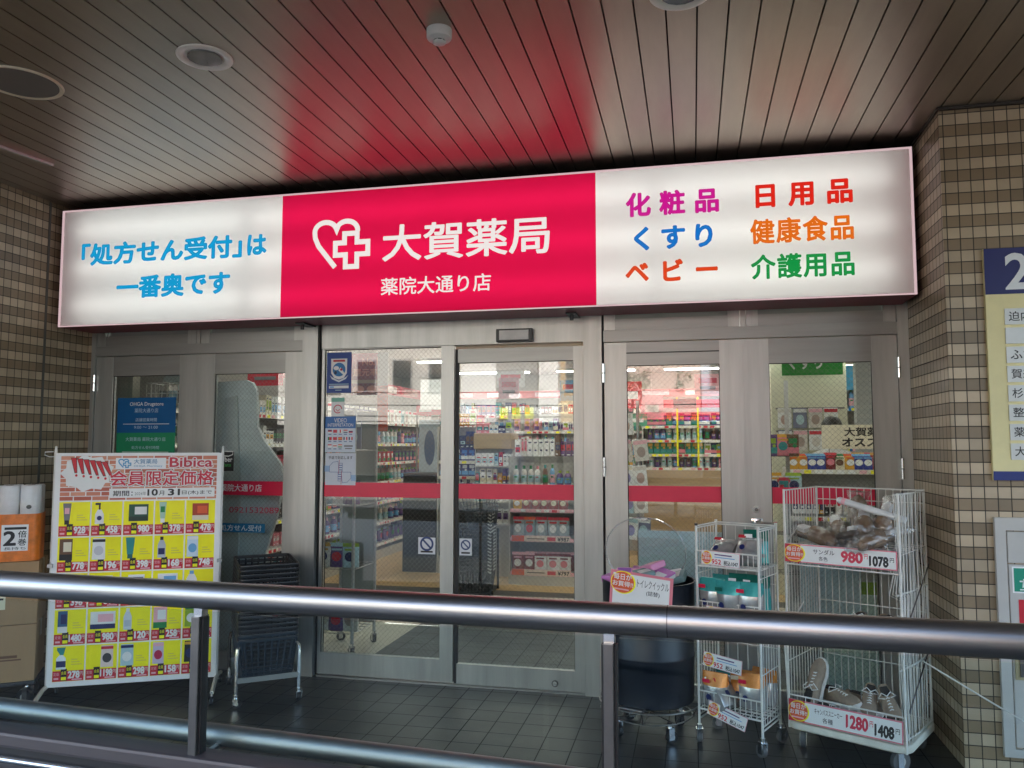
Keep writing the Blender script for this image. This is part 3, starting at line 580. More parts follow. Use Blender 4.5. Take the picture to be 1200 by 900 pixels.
# ------------------------------------------------------------------ directory board and fire cabinet on the pillar
t = thing('directory_board', 'cream and blue floor directory board on the pillar, listing clinics under a large 2F', 'sign', (1.68, 4.15, 1.33))
b = MB(); PY = -.02
b.box(-.315, .315, PY, 0, 0, 1.095, ink(226, 214, 160)); b.rect(-.315, .315, .875, 1.095, PY - .001, ink(10, 22, 92)); b.rect(-.315, .315, 0, .042, PY - .001, ink(10, 34, 110)); b.build('board', t)
b = MB(); b.text('2', -.228, -.118, .895, 1.07, PY - .0025, ink(225, 228, 230), .02); b.text('F', -.085, .0, .895, 1.07, PY - .0025, ink(225, 228, 230), .02); b.build('floor_number', t)
for i, s in enumerate(('迫内科', '', 'ふた', '賀来', '杉野', '整形', '薬院', '大賀')):
    z1 = .805 - i * .0905; b = MB(); b.box(-.238, .25, PY - .005, PY - .0005, z1 - .076, z1, M('name_plate', (.62, .62, .60), .25, var=.08, scale=6))
    if s: b.text(s, -.222, -.222 + .05 * len(s), z1 - .060, z1 - .014, PY - .0056, C_BLK, .012, keep=True, align='l')
    b.build('name_plate', t)
t = thing('fire_hose_cabinet', 'grey steel fire hose cabinet set in the tiled pillar', 'fire cabinet', (1.80, 4.15, .08))
GM = M('grey_enamel', (.50, .48, .45), .4, var=.06, scale=5)
b = MB()
for a in ((-.44, -.395, 0, 1.078), (.395, .44, 0, 1.078), (-.395, .395, 0, .035), (-.395, .395, 1.02, 1.078)): b.box(a[0], a[1], -.022, 0, a[2], a[3], GM)
b.build('frame', t)
b = MB(); b.box(-.388, .388, -.014, -.001, .87, 1.014, GM, .003); b.build('upper_door', t)
b = MB(); b.box(-.388, .388, -.014, -.001, .042, .864, GM, .003); o = b.build('door', t)
b = MB(); b.box(-.380, -.318, -.020, -.0145, .345, .455, M('brass_plate', (.42, .36, .22), .35, metal=.5, var=.1)); b.box(-.362, -.338, -.026, -.0205, .36, .44, STEEL_D); b.build('handle', o)
b = MB(); b.rect(-.375, -.12, .735, .855, -.0152, PAPER); b.rect(-.368, -.127, .742, .848, -.0156, ink(0, 140, 112)); b.disc(-.315, .815, .010, .012, -.016, PAPER, 14); b.flat([(-.335, .76), (-.30, .76), (-.298, .80), (-.33, .80)], -.016, PAPER); b.rect(-.345, -.325, .785, .792, -.016, PAPER)
for q in (.024, .015): b.disc(-.262, .785, q, q, -.0160 - .0003 * (q < .02), PAPER if q > .02 else ink(0, 140, 112), 20)
b.rect(-.345, -.27, .748, .754, -.016, PAPER); tag(b.build('hose_sign', o), 'green sticker with a white figure and hose reel')
b = MB(); b.rect(-.353, -.02, .50, .706, -.0152, ink(200, 20, 46)); tag(b.build('red_notice', o), 'red notice')

# ------------------------------------------------------------------ wire carts and racks in front of the doors
def wire_panel(b, a, c, z0, z1, n, r=.0022, hz=(), mat=WHITE_WIRE, rim=.0038):
    """upright wires from a to c (x,y), with cross wires"""
    A, C_ = Vector(a), Vector(c)
    for i in range(n + 1):
        p = A.lerp(C_, i / n); b.tube([(p.x, p.y, z0), (p.x, p.y, z1)], r, mat, 5)
    for z in hz: b.tube([(A.x, A.y, z), (C_.x, C_.y, z)], r * 1.2, mat, 5)
    for z in (z0, z1): b.tube([(A.x, A.y, z), (C_.x, C_.y, z)], rim, mat, 6)
def wire_deck(b, x0, x1, y0, y1, z, nx, ny, mat=WHITE_WIRE, r=.0022):
    for i in range(nx + 1): x = x0 + (x1 - x0) * i / nx; b.tube([(x, y0, z), (x, y1, z)], r, mat, 5)
    for i in range(ny + 1): y = y0 + (y1 - y0) * i / ny; b.tube([(x0, y, z + .003), (x1, y, z + .003)], r * 1.3, mat, 5)
def caster(parent, x, y, r=.038, h=.095, mat=BLACK, turn=0.):
    b = MB(); b.cyl((0, 0, h - .008), .013, .02, CHROME, n=12)
    b.box(-.017, -.013, -.012, .018, .018, h - .018, CHROME); b.box(.013, .017, -.012, .018, .018, h - .018, CHROME); b.box(-.017, .017, -.014, .018, h - .022, h - .016, CHROME)
    b.cyl((0, .010, r), r, .022, mat, 'x', 24); b.cyl((0, .010, r), r * .45, .026, M('caster_hub', (.42, .42, .40), .4), 'x', 16); b.xf(Matrix.Rotation(turn, 4, 'Z')); return b.build('caster', parent, loc=(x, y, 0))
# large roll cart
CW, CD = .55, .459
cart = thing('wire_cart', 'tall white wire cart holding bagged sandals above and canvas sneakers below', 'display cart', (.787, 4.326, 0), -.493)
b = MB(); tray = M('cream_plastic_tray', (.70, .68, .58), .45, var=.12)
def rrect(hx, hy, r, n=5):
    P = []
    for cx, cy_, a0 in ((hx - r, hy - r, 0), (-hx + r, hy - r, 90), (-hx + r, -hy + r, 180), (hx - r, -hy + r, 270)):
        for k in range(n + 1): a = R(a0 + 90 * k / n); P.append((cx + r * math.cos(a), cy_ + r * math.sin(a)))
    return P
b.loft([[(x, y, z) for x, y in rrect(CW / 2 + .012 - e, CD / 2 + .012 - e, .06)] for e, z in ((.008, .098), (0, .104), (0, .128), (.005, .134), (.02, .134), (.03, .118))], tray); b.build('base_tray', cart)
for sx, sy, t_ in ((-1, -1, .3), (1, -1, -.6), (1, 1, .9), (-1, 1, 2.1)): caster(cart, sx * (CW / 2 - .055), sy * (CD / 2 - .05), .046, .105, M('grey_rubber', (.10, .10, .10), .6), t_)
HX, HY = CW / 2 - .006, CD / 2 - .006
b = MB(); wire_panel(b, (-HX, HY), (HX, HY), .14, 1.265, 15, hz=(.38, .66, .98, 1.20)); b.build('back_panel', cart)
b = MB(); wire_panel(b, (-HX, -HY), (-HX, HY), .14, 1.265, 12, hz=(.42, .98)); b.build('side_panel', cart)
# the right side is a doubled, hinged panel whose front edge leans in
b = MB(); n = 13
for i in range(n + 1):
    f = i / n; y = -HY + 2 * HY * f; xo = HX - .012 * math.sin(f * 3.1)
    b.tube([(xo - .02 * (1 - f), y, 1.262), (xo - .012, y, .98), (xo - .05 * (1 - f) ** 2, y, .80), (xo, y, .78), (xo - .02 * (1 - f), y, .46), (xo - .006, y, .14)], .0022, WHITE_WIRE, 5)
    if i % 2 == 0: b.tube([(xo + .014, y + .008, 1.262), (xo + .012, y + .01, .14)], .0022, WHITE_WIRE, 5)
for z in (1.262, .80, .46, .14): b.tube([(HX - .02, -HY, z), (HX, 0, z), (HX, HY, z)], .004, WHITE_WIRE, 6)
b.tube([(HX + .012, -HY, .64), (HX + .012, HY, .90)], .0035, STEEL_D, 6); b.tube([(HX + .012, -HY + .02, .28), (HX + .012, HY, .52)], .0035, STEEL_D, 6); b.build('side_panel', cart)
b = MB()
for sx in (-1, 1):
    for sy in (-1, 1): b.tube([(sx * HX, sy * HY, .10), (sx * HX, sy * HY, 1.27)], .006, WHITE_WIRE, 8)
b.tube([(-HX, -HY, 1.27), (-HX + .01, -HY - .01, 1.0), (-HX + .002, -HY, .74), (-HX - .01, -HY - .01, .5), (-HX, -HY, .14)], .004, WHITE_WIRE, 6); b.tube([(-HX, -HY, 1.0), (-HX, -.06, 1.06)], .004, WHITE_WIRE, 6); b.tube([(-HX, -HY, .56), (-HX, .0, .68)], .004, WHITE_WIRE, 6)
b.build('post_frame', cart)
b = MB(); wire_deck(b, -HX, HX, -HY, HY, .56, 12, 5); b.build('middle_shelf', cart)
b = MB(); wire_deck(b, -HX, HX, -HY, HY, .985, 12, 5)
wire_panel(b, (-HX, -HY), (HX, -HY), .90, 1.0, 13); b.build('top_basket', cart)
b = MB(); wire_panel(b, (-HX, -HY), (HX, -HY), .14, .26, 13); b.build('front_rail', cart)
ps = price_sign(.525, .088, 'サンダル', '各色', '980', '1078').build('price_sign', loc=(.787, 4.326, 0), rot=(R(6), 0, -.493), label='price sign for sandals at 980 yen on the tall white wire cart', cat='price sign')
mt = Matrix.Rotation(-.493, 4, 'Z')
def on_cart(o, x, y, z, rz=0., rx=0., ry=0.):
    p = mt @ Vector((x, y, 0)); o.location = (.787 + p.x, 4.326 + p.y, z); o.rotation_euler = (rx, ry, -.493 + rz); return o
on_cart(ps, .0, -CD / 2 - .012, .960, 0, R(-3), R(-.5))
ps = price_sign(.525, .100, 'キャンバススニーカー', '各種', '1280', '1408').build('price_sign', label='price sign for canvas sneakers at 1280 yen low on the wire cart', cat='price sign'); on_cart(ps, .0, -CD / 2 - .014, .195, 0, R(-6), R(-.3))
# sneakers and sandals
TAUPE = M('taupe_canvas', (.33, .25, .18), .85, var=.15, scale=40, bump=.15, bscale=300); RUB = M('white_rubber', (.72, .70, .66), .5, var=.08); LACE = M('white_lace', (.78, .77, .75), .8)
def sec(x, wl, wr, z0, z1, n=14, sq=1.0):
    P = []
    for k in range(n):
        a = 2 * math.pi * k / n; c_, s_ = math.cos(a), math.sin(a); P.append((x, (wr if c_ > 0 else wl) * abs(c_) ** sq * (1 if c_ > 0 else -1), (z0 + z1) / 2 + (z1 - z0) / 2 * abs(s_) ** sq * (1 if s_ > 0 else -1)))
    return P
def make_sneaker(label):
    t = thing('sneaker', label, 'shoe', group='canvas sneakers in the bottom of the wire cart')
    b = MB(); b.loft([sec(x, w_, w_, 0, h, sq=.5) for x, w_, h in ((-.135, .012, .026), (-.128, .028, .028), (-.09, .036, .028), (-.02, .033, .026), (.06, .044, .027), (.105, .038, .030), (.130, .020, .030), (.137, .006, .028))], RUB); b.build('sole', t)
    b = MB(); b.loft([sec(x, w_, w_, .018, h, sq=.8) for x, w_, h in ((-.130, .010, .075), (-.122, .028, .092), (-.085, .034, .088), (-.045, .033, .084), (.0, .034, .080), (.045, .040, .062), (.085, .039, .050), (.115, .028, .042), (.130, .010, .034))], TAUPE); b.build('upper', t)
    b = MB(); b.loft([sec(x, w_, w_, z - .004, z, sq=.7) for x, w_, z in ((-.10, .018, .0905), (-.06, .022, .0885), (-.03, .018, .0855))], M('shoe_opening', (.03, .026, .022), .9)); b.build('opening', t)
    b = MB()
    for k in range(5):
        x = -.015 + k * .016; z = .084 - k * .0055; b.tube([(x, -.024, z - .014), (x + .004, 0, z - .001), (x + .010, .024, z - .014)], .0026, LACE, 5); b.tube([(x + .010, -.024, z - .014), (x + .004, 0, z + .001), (x, .024, z - .014)], .0026, LACE, 5)
    b.tube([(-.016, 0, .088), (-.035, .02, .096), (-.025, .04, .08), (-.002, .015, .088)], .0026, LACE, 5); b.tube([(-.016, 0, .088), (-.035, -.02, .096), (-.025, -.04, .078), (.0, -.015, .086)], .0026, LACE, 5)
    b.build('laces', t); return t
s1_ = make_sneaker('taupe canvas sneaker standing on its heel, toe up, at the left of the cart bottom')
on_cart(s1_, -.17, -.08, .285, R(80), 0, R(-68))
for x, y, z, rz, rx, ry, lb in ((-.06, -.06, .205, R(-35), R(14), R(-10), 'taupe sneaker lying laces up in the middle of the cart bottom'), (.05, -.045, .205, R(-75), R(-10), R(6), 'taupe sneaker with its toe to the front, right of the middle one'), (.16, -.04, .205, R(-62), R(14), R(14), 'taupe sneaker tipped forward at the right end of the cart bottom'), (.02, .09, .15, R(-10), 0, 0, 'taupe sneaker lying flat at the back of the cart bottom'), (-.06, -.14, .136, R(8), 0, 0, 'taupe sneaker lying flat behind the price sign, left of the middle'), (.12, -.15, .136, R(188), 0, 0, 'taupe sneaker lying flat behind the right half of the low price sign')):
    on_cart(dup(s1_, label=lb), x, y, z, rz, rx, ry)
for x, y, rz, lb in ((.02, -.08, R(-86), 'beige shoe, left of the pair with toes to the front on the middle shelf'), (.115, -.08, R(-94), 'beige shoe, right of the pair with toes to the front on the middle shelf'), (.20, -.02, R(-40), 'beige shoe with white laces at the right end of the middle shelf')):
    o = dup(s1_, label=lb, group='shoes on the middle shelf of the wire cart'); on_cart(o, x, y, .568, rz)
BRN = M('brown_sandal', (.25, .16, .09), .6, var=.2, scale=20); GBR = M('grey_brown_sandal', (.30, .22, .15), .6, var=.2, scale=20)
def crinkle():
    """clear film: mostly see-through, its creases catch the light"""
    m, nt, b_ = newmat('crinkled_film'); n = nt.nodes; l = nt.links; n.remove(b_)
    tr = n.new('ShaderNodeBsdfTransparent'); tr.inputs[0].default_value = (.95, .95, .95, 1); gl = n.new('ShaderNodeBsdfGlossy'); gl.inputs['Roughness'].default_value = .12
    tc = n.new('ShaderNodeTexCoord'); vo = n.new('ShaderNodeTexNoise'); vo.inputs['Scale'].default_value = 26; vo.inputs['Detail'].default_value = 3; vo.inputs['Distortion'].default_value = 1.2; l.new(tc.outputs['Object'], vo.inputs['Vector'])
    bp = n.new('ShaderNodeBump'); bp.inputs['Strength'].default_value = 1; bp.inputs['Distance'].default_value = .02; l.new(vo.outputs[0], bp.inputs['Height']); l.new(bp.outputs[0], gl.inputs['Normal'])
    mx = n.new('ShaderNodeMixShader'); mx.inputs[0].default_value = .24; l.new(tr.outputs[0], mx.inputs[1]); l.new(gl.outputs[0], mx.inputs[2]); l.new(mx.outputs[0], n['Material Output'].inputs[0]); return m
CRK = crinkle()
def make_sandal(label):
    t = thing('sandal', label, 'sandal', group='bagged sandals in the top of the wire cart')
    foot = [(-.128, .0), (-.12, .024), (-.09, .034), (-.03, .031), (.03, .040), (.075, .045), (.108, .036), (.128, .012), (.13, -.008), (.112, -.032), (.075, -.043), (.03, -.038), (-.03, -.031), (-.09, -.034), (-.12, -.024)]
    b = MB(); b.loft([[(x * k, y * k, z) for x, y in foot] for z, k in ((0, .95), (.004, 1.0), (.020, 1.0), (.024, .97))], M('sandal_sole', (.12, .085, .055), .7, var=.2, scale=20)); b.build('sole', t)
    b = MB(); b.loft([[(x * .93, y * .90, z) for x, y in foot] for z in (.0242, .0262)], M('sandal_footbed', (.40, .29, .18), .75, var=.15, scale=30)); b.build('footbed', t)
    b = MB(); S = []
    for x, wy, hz in ((-.012, .043, .058), (.02, .046, .060), (.06, .047, .052), (.095, .040, .040), (.118, .026, .028), (.130, .010, .020)): S.append([(x, wy * math.cos(k * math.pi / 9), .012 + hz * math.sin(k * math.pi / 9)) for k in range(10)])
    V_ = [q_ for s_ in S for q_ in s_]; b.add(V_, [(i * 10 + k, i * 10 + k + 1, (i + 1) * 10 + k + 1, (i + 1) * 10 + k) for i in range(5) for k in range(9)], BRN, True); b.build('toe_cap', t)
    b = MB(); rr = random.Random(5); S = []
    for x, w_, z0, z1 in ((-.165, .066, .012, .03), (-.13, .052, -.004, .05), (-.05, .050, -.005, .06), (.05, .056, -.005, .080), (.115, .050, -.004, .058), (.16, .066, .0, .03)):
        S.append([(p_[0] + rr.uniform(-.008, .008), p_[1] + rr.uniform(-.005, .005), p_[2] + rr.uniform(-.005, .005)) for p_ in sec(x, w_, w_, z0, z1)])
    b.loft(S, CRK); b.build('plastic_bag', t)
    b = MB(); b.loft([[(x, y, z) for x, y in ((-.10, -.022), (-.05, -.026), (-.04, .0), (-.05, .026), (-.10, .022), (-.112, 0))] for z in (.030, .050)], PAPER, smooth=False); b.build('paper_stuffing', t); return t
sd1 = make_sandal('brown bagged sandal lying across the front of the top basket')
on_cart(sd1, -.01, -.135, 1.03, R(150), R(20), R(14))
for x, y, z, rz, rx, ry, lb in ((-.15, -.12, 1.02, R(-25), R(18), R(8), 'brown bagged sandal at the left end of the top basket'), (.165, -.03, 1.10, R(-100), R(10), R(52), 'brown bagged sandal standing toe up against the right side panel'), (.07, -.09, 1.085, R(-70), R(-10), R(24), 'brown bagged sandal on top of the pile, its toe to the front'), (.0, .05, 1.11, R(100), R(8), R(-62), 'brown bagged sandal standing on its heel at the back of the pile'), (.165, -.14, 1.025, R(-120), R(5), R(14), 'brown bagged sandal low in the right front corner of the top basket'), (.10, .02, 1.05, R(35), R(35), R(-20), 'brown bagged sandal wedged in the middle of the pile'), (-.06, -.02, 1.05, R(-60), R(24), R(20), 'brown bagged sandal half under the pile, left of centre')):
    on_cart(dup(sd1, label=lb), x, y, z, rz, rx, ry)
b = MB(); b.cyl((0, 0, 0), .017, .33, M('plastic_roll', (.74, .74, .74), .25, var=.06), 'x', 16); b.cyl((-.14, 0, 0), .0173, .02, C_LPNK, 'x', 16); b.cyl((-.168, 0, 0), .012, .012, PAPER, 'x', 14)
o = b.build('plastic_bag_roll', label='white roll of plastic lying slanted on top of the sandals', cat='roll'); on_cart(o, .10, -.05, 1.175, R(-6), 0, R(14))
# narrow wire rack with wipes
RW, RD, RA = .335, .267, -.423
rack = thing('wire_rack', 'narrow white wire rack on casters filled with packs of wipes, left of the tall cart', 'display rack', (.208, 4.272, 0), RA)
HX, HY = RW / 2 - .006, RD / 2 - .006
b = MB()
for sx in (-1, 1):
    for sy in (-1, 1): b.tube([(sx * HX, sy * HY, .085), (sx * HX, sy * HY, 1.085)], .0065, WHITE_WIRE, 8); b.cyl((sx * HX, sy * HY, 1.088), .008, .012, BLACKP if sx < 0 and sy < 0 else WHITE_P, n=10)
for s in (-1, 1): b.tube([(s * HX, -HY, 1.08), (s * HX, HY, 1.08)], .004, WHITE_WIRE, 6); b.tube([(-HX, HY, 1.08 if s > 0 else .12), (HX, HY, 1.08 if s > 0 else .12)], .004, WHITE_WIRE, 6); b.tube([(s * HX, -HY, .12), (s * HX, HY, .12)], .004, WHITE_WIRE, 6)
b.build('post_frame', rack)
for sx, sy, t_ in ((-1, -1, .5), (1, -1, 1.0), (1, 1, -.4), (-1, 1, 2.0)): caster(rack, sx * HX, sy * HY, .030, .09, M('grey_rubber', (.10, .10, .10), .6), t_)
b = MB(); wire_panel(b, (-HX, HY), (HX, HY), .14, 1.07, 6, hz=(.3, .46, .62, .78, .94)); b.build('back_panel', rack)
for s in (-1, 1): b = MB(); wire_panel(b, (s * HX, -HY), (s * HX, HY), .14, 1.07, 7, hz=(.38, .84)); b.build('side_panel', rack)
for z, h in ((.17, .09), (.635, .07), (.88, .075)):
    b = MB(); wire_deck(b, -HX, HX, -HY, HY, z, 9, 6); wire_panel(b, (-HX, -HY), (HX, -HY), z, z + h, 12); b.build('basket', rack)
rm = Matrix.Rotation(RA, 4, 'Z')
def on_rack(o, x, y, z, rz=0., rx=0., ry=0.):
    p = rm @ Vector((x, y, 0)); o.location = (.208 + p.x, 4.272 + p.y, z); o.rotation_euler = (rx, ry, RA + rz); return o
def wipes_mesh(body, band, band2, seed):
    b = MB(); rr = random.Random(seed); S = []
    for z, t_, w_ in ((0, .012, .062), (.008, .030, .066), (.05, .040, .064), (.10, .034, .064), (.135, .014, .066), (.150, .003, .068)):
        S.append([(w_ * a + rr.uniform(-.003, .003), t_ * c_ + rr.uniform(-.002, .002), z) for a, c_ in ((-1, -.6), (-.7, -1), (0, -1.1), (.7, -1), (1, -.6), (1, .6), (.7, 1), (0, 1.1), (-.7, 1), (-1, .6))])
    b.loft(S[:5], body); b.loft([[(x * 1.004, y * 1.03, z) for x, y, z in S[3]], [(x * 1.004, y * 1.05, z) for x, y, z in S[4]], S[5]], band)
    b.disc(-.025, .055, .014, .014, -.0475, C_NAVY, 14); b.rect(.005, .045, .03, .045, -.0465, C_GREY); b.rect(-.06, -.02, .112, .128, -.036, band2)
    return b.mesh('wipes_pack')
SILV = M('silver_film', (.55, .55, .54), .22, metal=.55, var=.12, scale=25, bump=.12, bscale=28); TEALF = M('teal_film', (.05, .38, .36), .25, metal=.2, var=.15, scale=20, bump=.1, bscale=30); ORF = M('orange_film', (.72, .27, .05), .25, metal=.2, var=.15, scale=20); DGF = M('green_film', (.02, .17, .13), .25, metal=.2, var=.15)
wm = [wipes_mesh(SILV, TEALF, RED, 1), wipes_mesh(SILV, TEALF, DGF, 2), wipes_mesh(TEALF, DGF, PAPER, 3), wipes_mesh(SILV, ORF, RED, 4), wipes_mesh(SILV, SILV, C_RED, 5), wipes_mesh(ORF, ORF, C_CREAM, 6)]
packs = [(4, -.07, -.06, .885, 0, -50, 'grey wipes pack lying back in the top basket, left one'), (4, .075, -.06, .90, 6, -44, 'grey wipes pack lying back in the top basket, right one with teal edge'), (2, .09, .04, .885, 20, -10, 'teal wipes pack standing behind the grey one in the top basket'),
    (0, -.10, -.07, .643, 0, 6, 'silver wipes pack with teal and red top at the left front of the middle basket'), (1, .0, -.08, .643, -4, 10, 'silver wipes pack with a navy dot in the centre of the middle basket'), (0, .10, -.075, .643, 5, 8, 'silver wipes pack with teal top at the right front of the middle basket'), (2, .02, -.005, .662, 10, -8, 'teal wipes pack in the second row of the middle basket, left one'), (2, .10, .0, .662, -6, -4, 'teal wipes pack in the second row of the middle basket, right one'), (1, -.08, .03, .643, 0, -4, 'dark topped wipes pack at the back of the middle basket'), (2, .08, .065, .643, 0, 0, 'teal wipes pack against the back wires of the middle basket'),
    (3, -.085, -.07, .178, 0, 8, 'silver and orange wipes pack at the left front of the bottom basket'), (4, -.01, -.088, .185, 70, -38, 'silver wipes pack lying on its side in the bottom basket'), (3, .095, -.06, .20, 4, 6, 'large silver and orange wipes pack at the right front of the bottom basket'), (5, .02, .0, .18, 15, -6, 'orange wipes pack in the middle of the bottom basket'), (3, .10, .05, .19, -10, -10, 'silver and orange wipes pack behind the right one of the bottom basket'), (1, -.07, .03, .20, 6, -6, 'green topped wipes pack at the back left of the bottom basket')]
for k, x, y, z, rz, rx, lb in packs: on_rack(link(wm[k], 'wipes_pack', label=lb, cat='wipes pack', group='wipes packs in the narrow wire rack'), x, y, z, R(rz), R(rx)).scale = (.95, 1.1, 1.18)
def small_tag():
    b = MB(); b.box(-.10, .10, 0, .002, -.035, .035, C_LPNK); b.rect(-.098, .098, -.033, .033, -.0006, PAPER); burst(b, -.098, -.045, -.033, .033, -.0009)
    b.rect(-.03, .06, .016, .022, -.0009, C_PURP); b.rect(-.03, .075, .004, .008, -.0009, C_SKY); b.text('952', -.045, .005, -.029, -.004, -.0009, ink(210, 40, 60), .03); b.text('税込1047', .018, .092, -.03, -.006, -.0009, C_BLK, .03); return b.mesh('price_tag')
pt = small_tag()
for z, ry, x, lb in ((.925, 2, -.03, 'price tag on the top basket of the narrow wire rack'), (.650, 2, -.01, 'price tag half hidden by the handrail on the middle basket of the wire rack'), (.415, 6, -.03, 'price tag hanging in the gap above the bottom packs of the wire rack'), (.165, 15, -.01, 'price tag hanging askew at the bottom of the narrow wire rack')):
    on_rack(link(pt, 'price_tag', label=lb, cat='price tag', group='price tags on the narrow wire rack'), x, -HY - .012, z, 0, 0, R(ry))

# navy bin with cleaning sheets, clear round lid and price card
NAVY = M('navy_plastic', (.003, .007, .014), .40, var=.25, scale=5)
bn = thing('display_bin', 'navy round bin on a wire base, heaped with pink and violet packs', 'bin', (-.245, 4.34, 0), -.3)
b = MB(); b.lathe((0, 0, 0), [(.215, .17), (.230, .18), (.235, .40), (.239, .405), (.239, .418), (.235, .423), (.241, .77), (.247, .785), (.239, .785), (.228, .60)], NAVY, 40); b.build('body', bn)
b = MB()
for z, r_ in ((.165, .262), (.10, .22)): b.tube([(r_ * math.cos(k * math.pi / 16), r_ * math.sin(k * math.pi / 16), z) for k in range(32)], .004, STEEL, 6, closed=True)
for k in range(8): a = k * math.pi / 4 + .2; b.tube([(.262 * math.cos(a), .262 * math.sin(a), .165), (.22 * math.cos(a), .22 * math.sin(a), .1), (.0, .0, .095)], .0035, STEEL_D, 5)
b.box(-.06, .06, -.26, -.22, .172, .182, STEEL_D, .003); b.build('wire_base', bn)
for k in range(4): a = k * math.pi / 2 + .9; caster(bn, .19 * math.cos(a), .19 * math.sin(a), .03, .095, BLACK, a)
def pack_mesh(c1, c2, c3):
    b = MB(); b.box(-.075, .075, -.045, .045, 0, .035, c1, .008); b.rect(-.07, .0, .004, .031, -.0456, c2); b.rect(.01, .068, .006, .028, -.0456, c3); b.box(-.05, .02, -.03, .03, .0352, .0362, c3); return b.mesh('cleaning_pack')
pm = [pack_mesh(ink(196, 120, 190), C_PURP, PAPER), pack_mesh(ink(222, 150, 190), ink(150, 90, 170), C_LPNK), pack_mesh(ink(120, 150, 150), C_LPNK, PAPER)]
rr = random.Random(11); spots = [('at the left edge', -.14, -.08, .77), ('front left', -.07, -.12, .78), ('centre', .0, -.05, .80), ('right of centre', .09, -.06, .79), ('topmost', .02, .03, .83), ('at the right edge', .13, .03, .775), ('at the back', -.04, .11, .79), ('back left', -.12, .05, .785), ('back right', .08, .11, .79)]
for i, (w_, x, y, z) in enumerate(spots):
    p = Matrix.Rotation(-.3, 4, 'Z') @ Vector((x, y, 0))
    link(pm[i % 3], 'cleaning_pack', loc=(-.245 + p.x, 4.34 + p.y, z), rot=(R(rr.uniform(-20, 20)), R(rr.uniform(-20, 20)), rr.uniform(0, 3)), label='pink and violet cleaning pack in the navy bin, ' + w_, cat='cleaning pack', group='packs heaped in the navy bin')
t = thing('clear_lid', 'round clear plastic lid leaning upright over the navy bin', 'lid', (-.262, 4.40, .918), -.12)
b = MB(); b.tube([(.218 * math.cos(k * math.pi / 24), -.03 * math.sin(k * math.pi / 24), .185 * math.sin(k * math.pi / 24)) for k in range(48)], .0042, glass('clear_rim', tint=(.85, .87, .87), gain=2., film=.15), 8, closed=True); b.build('rim', t)
b = MB(); b.add([(.214 * math.cos(k * math.pi / 24), -.03 * math.sin(k * math.pi / 24) + .002, .181 * math.sin(k * math.pi / 24)) for k in range(48)], [list(range(48))], FILM); b.build('disc', t)
b = MB(); b.box(-.012, .022, -.045, -.03, .168, .182, STEEL, .003); b.build('clip', t)
cd = thing('price_card', 'white and red card for toilet cleaning sheets stuck on the front of the navy bin', 'price card', (-.270, 4.088, .735), -.30)
b = MB(); b.box(-.165, .165, 0, .003, -.11, .115, C_PINK); b.rect(-.150, .150, -.10, .102, -.0006, PAPER); burst(b, -.16, -.03, .0, .115, -.0009); b.text('トイレクイックル', -.02, .145, .045, .085, -.0009, C_BLK, .0); b.text('(詰替)', .03, .10, .008, .035, -.0009, C_BLK, .01)
b.xf(Matrix.Rotation(R(4), 4, 'Y')); b.build('card', cd)

# cord drawn as a white tube in place of a railing glass highlight
b = MB(); b.tube([(1.02, 4.09, .497), (1.21, 3.92, .40), (1.45, 3.72, .28), (1.9, 3.35, .06)], .0035, WHITE_WIRE, 6); tag(b.build('highlight_tube'), 'highlight modelled as a white cord running from the tall cart down towards the lower right', 'glint')

# ------------------------------------------------------------------ shopping baskets
def basket_mesh(c, rim, w_=.335, d_=.46, h=.215, grip=None):
    b = MB(); t_ = .004
    def ring(z, k): return [(x, y, z) for x, y in rrect(w_ / 2 * k, d_ / 2 * k, .03, 3)]
    k0 = .86
    # slatted sides: posts and hoops so that light passes through
    for z, k in ((.012, k0), (.06, .885), (.11, .91), (.16, .94)): b.tube(ring(z, k), .004, c, 5, closed=True)
    P0, P1 = ring(.006, k0), ring(h, 1.0)
    n = len(P0)
    for i in range(n):
        for f in (0, .143, .286, .429, .571, .714, .857):
            a = Vector(P0[i]).lerp(Vector(P0[(i + 1) % n]), f); q = Vector(P1[i]).lerp(Vector(P1[(i + 1) % n]), f)
            if (Vector(P0[i]) - Vector(P0[(i + 1) % n])).length < .05 and f > 0: continue
            b.tube([a, q], .0052, c, 4)
    for i in range(6): y = -d_ * .4 + i * d_ * .16; b.box(-w_ * .42, w_ * .42, y - .03, y + .025, .002, .007, c)
    b.loft([ring(h - .010, .985), ring(h - .010, 1.02), ring(h, 1.03), ring(h + .003, 1.01), ring(h, .985), ring(h - .010, .985)], c, cap=False)
    b.tube([(x, y, h + .006) for x, y in rrect(w_ / 2 * 1.01, d_ / 2 * 1.01, .03, 3)], .005, rim, 6, closed=True)
    if grip: b.tube([(w_ * .45, -d_ * .52, h - .004), (w_ * .53, -d_ * .50, h - .02), (w_ * .535, -d_ * .2, h - .016), (w_ * .53, d_ * .2, h - .02)], .006, grip, 6)
    return b.mesh('shopping_basket')
CHAR = M('charcoal_plastic', (.016, .017, .019), .36, var=.25, scale=8); BLUEG = M('slate_plastic', (.025, .040, .056), .42, var=.2, scale=8)
bm1 = basket_mesh(CHAR, CHAR); bm2 = basket_mesh(BLUEG, CHAR); bm3 = basket_mesh(CHAR, CHAR, grip=M('pale_grip', (.6, .6, .58), .4))
BX, BY, BA = -2.563, 4.47, .64
st = thing('basket_stand', 'chrome legged stand on casters carrying the basket stack beside the banner', 'basket stand', (BX, BY, 0), BA)
b = MB()
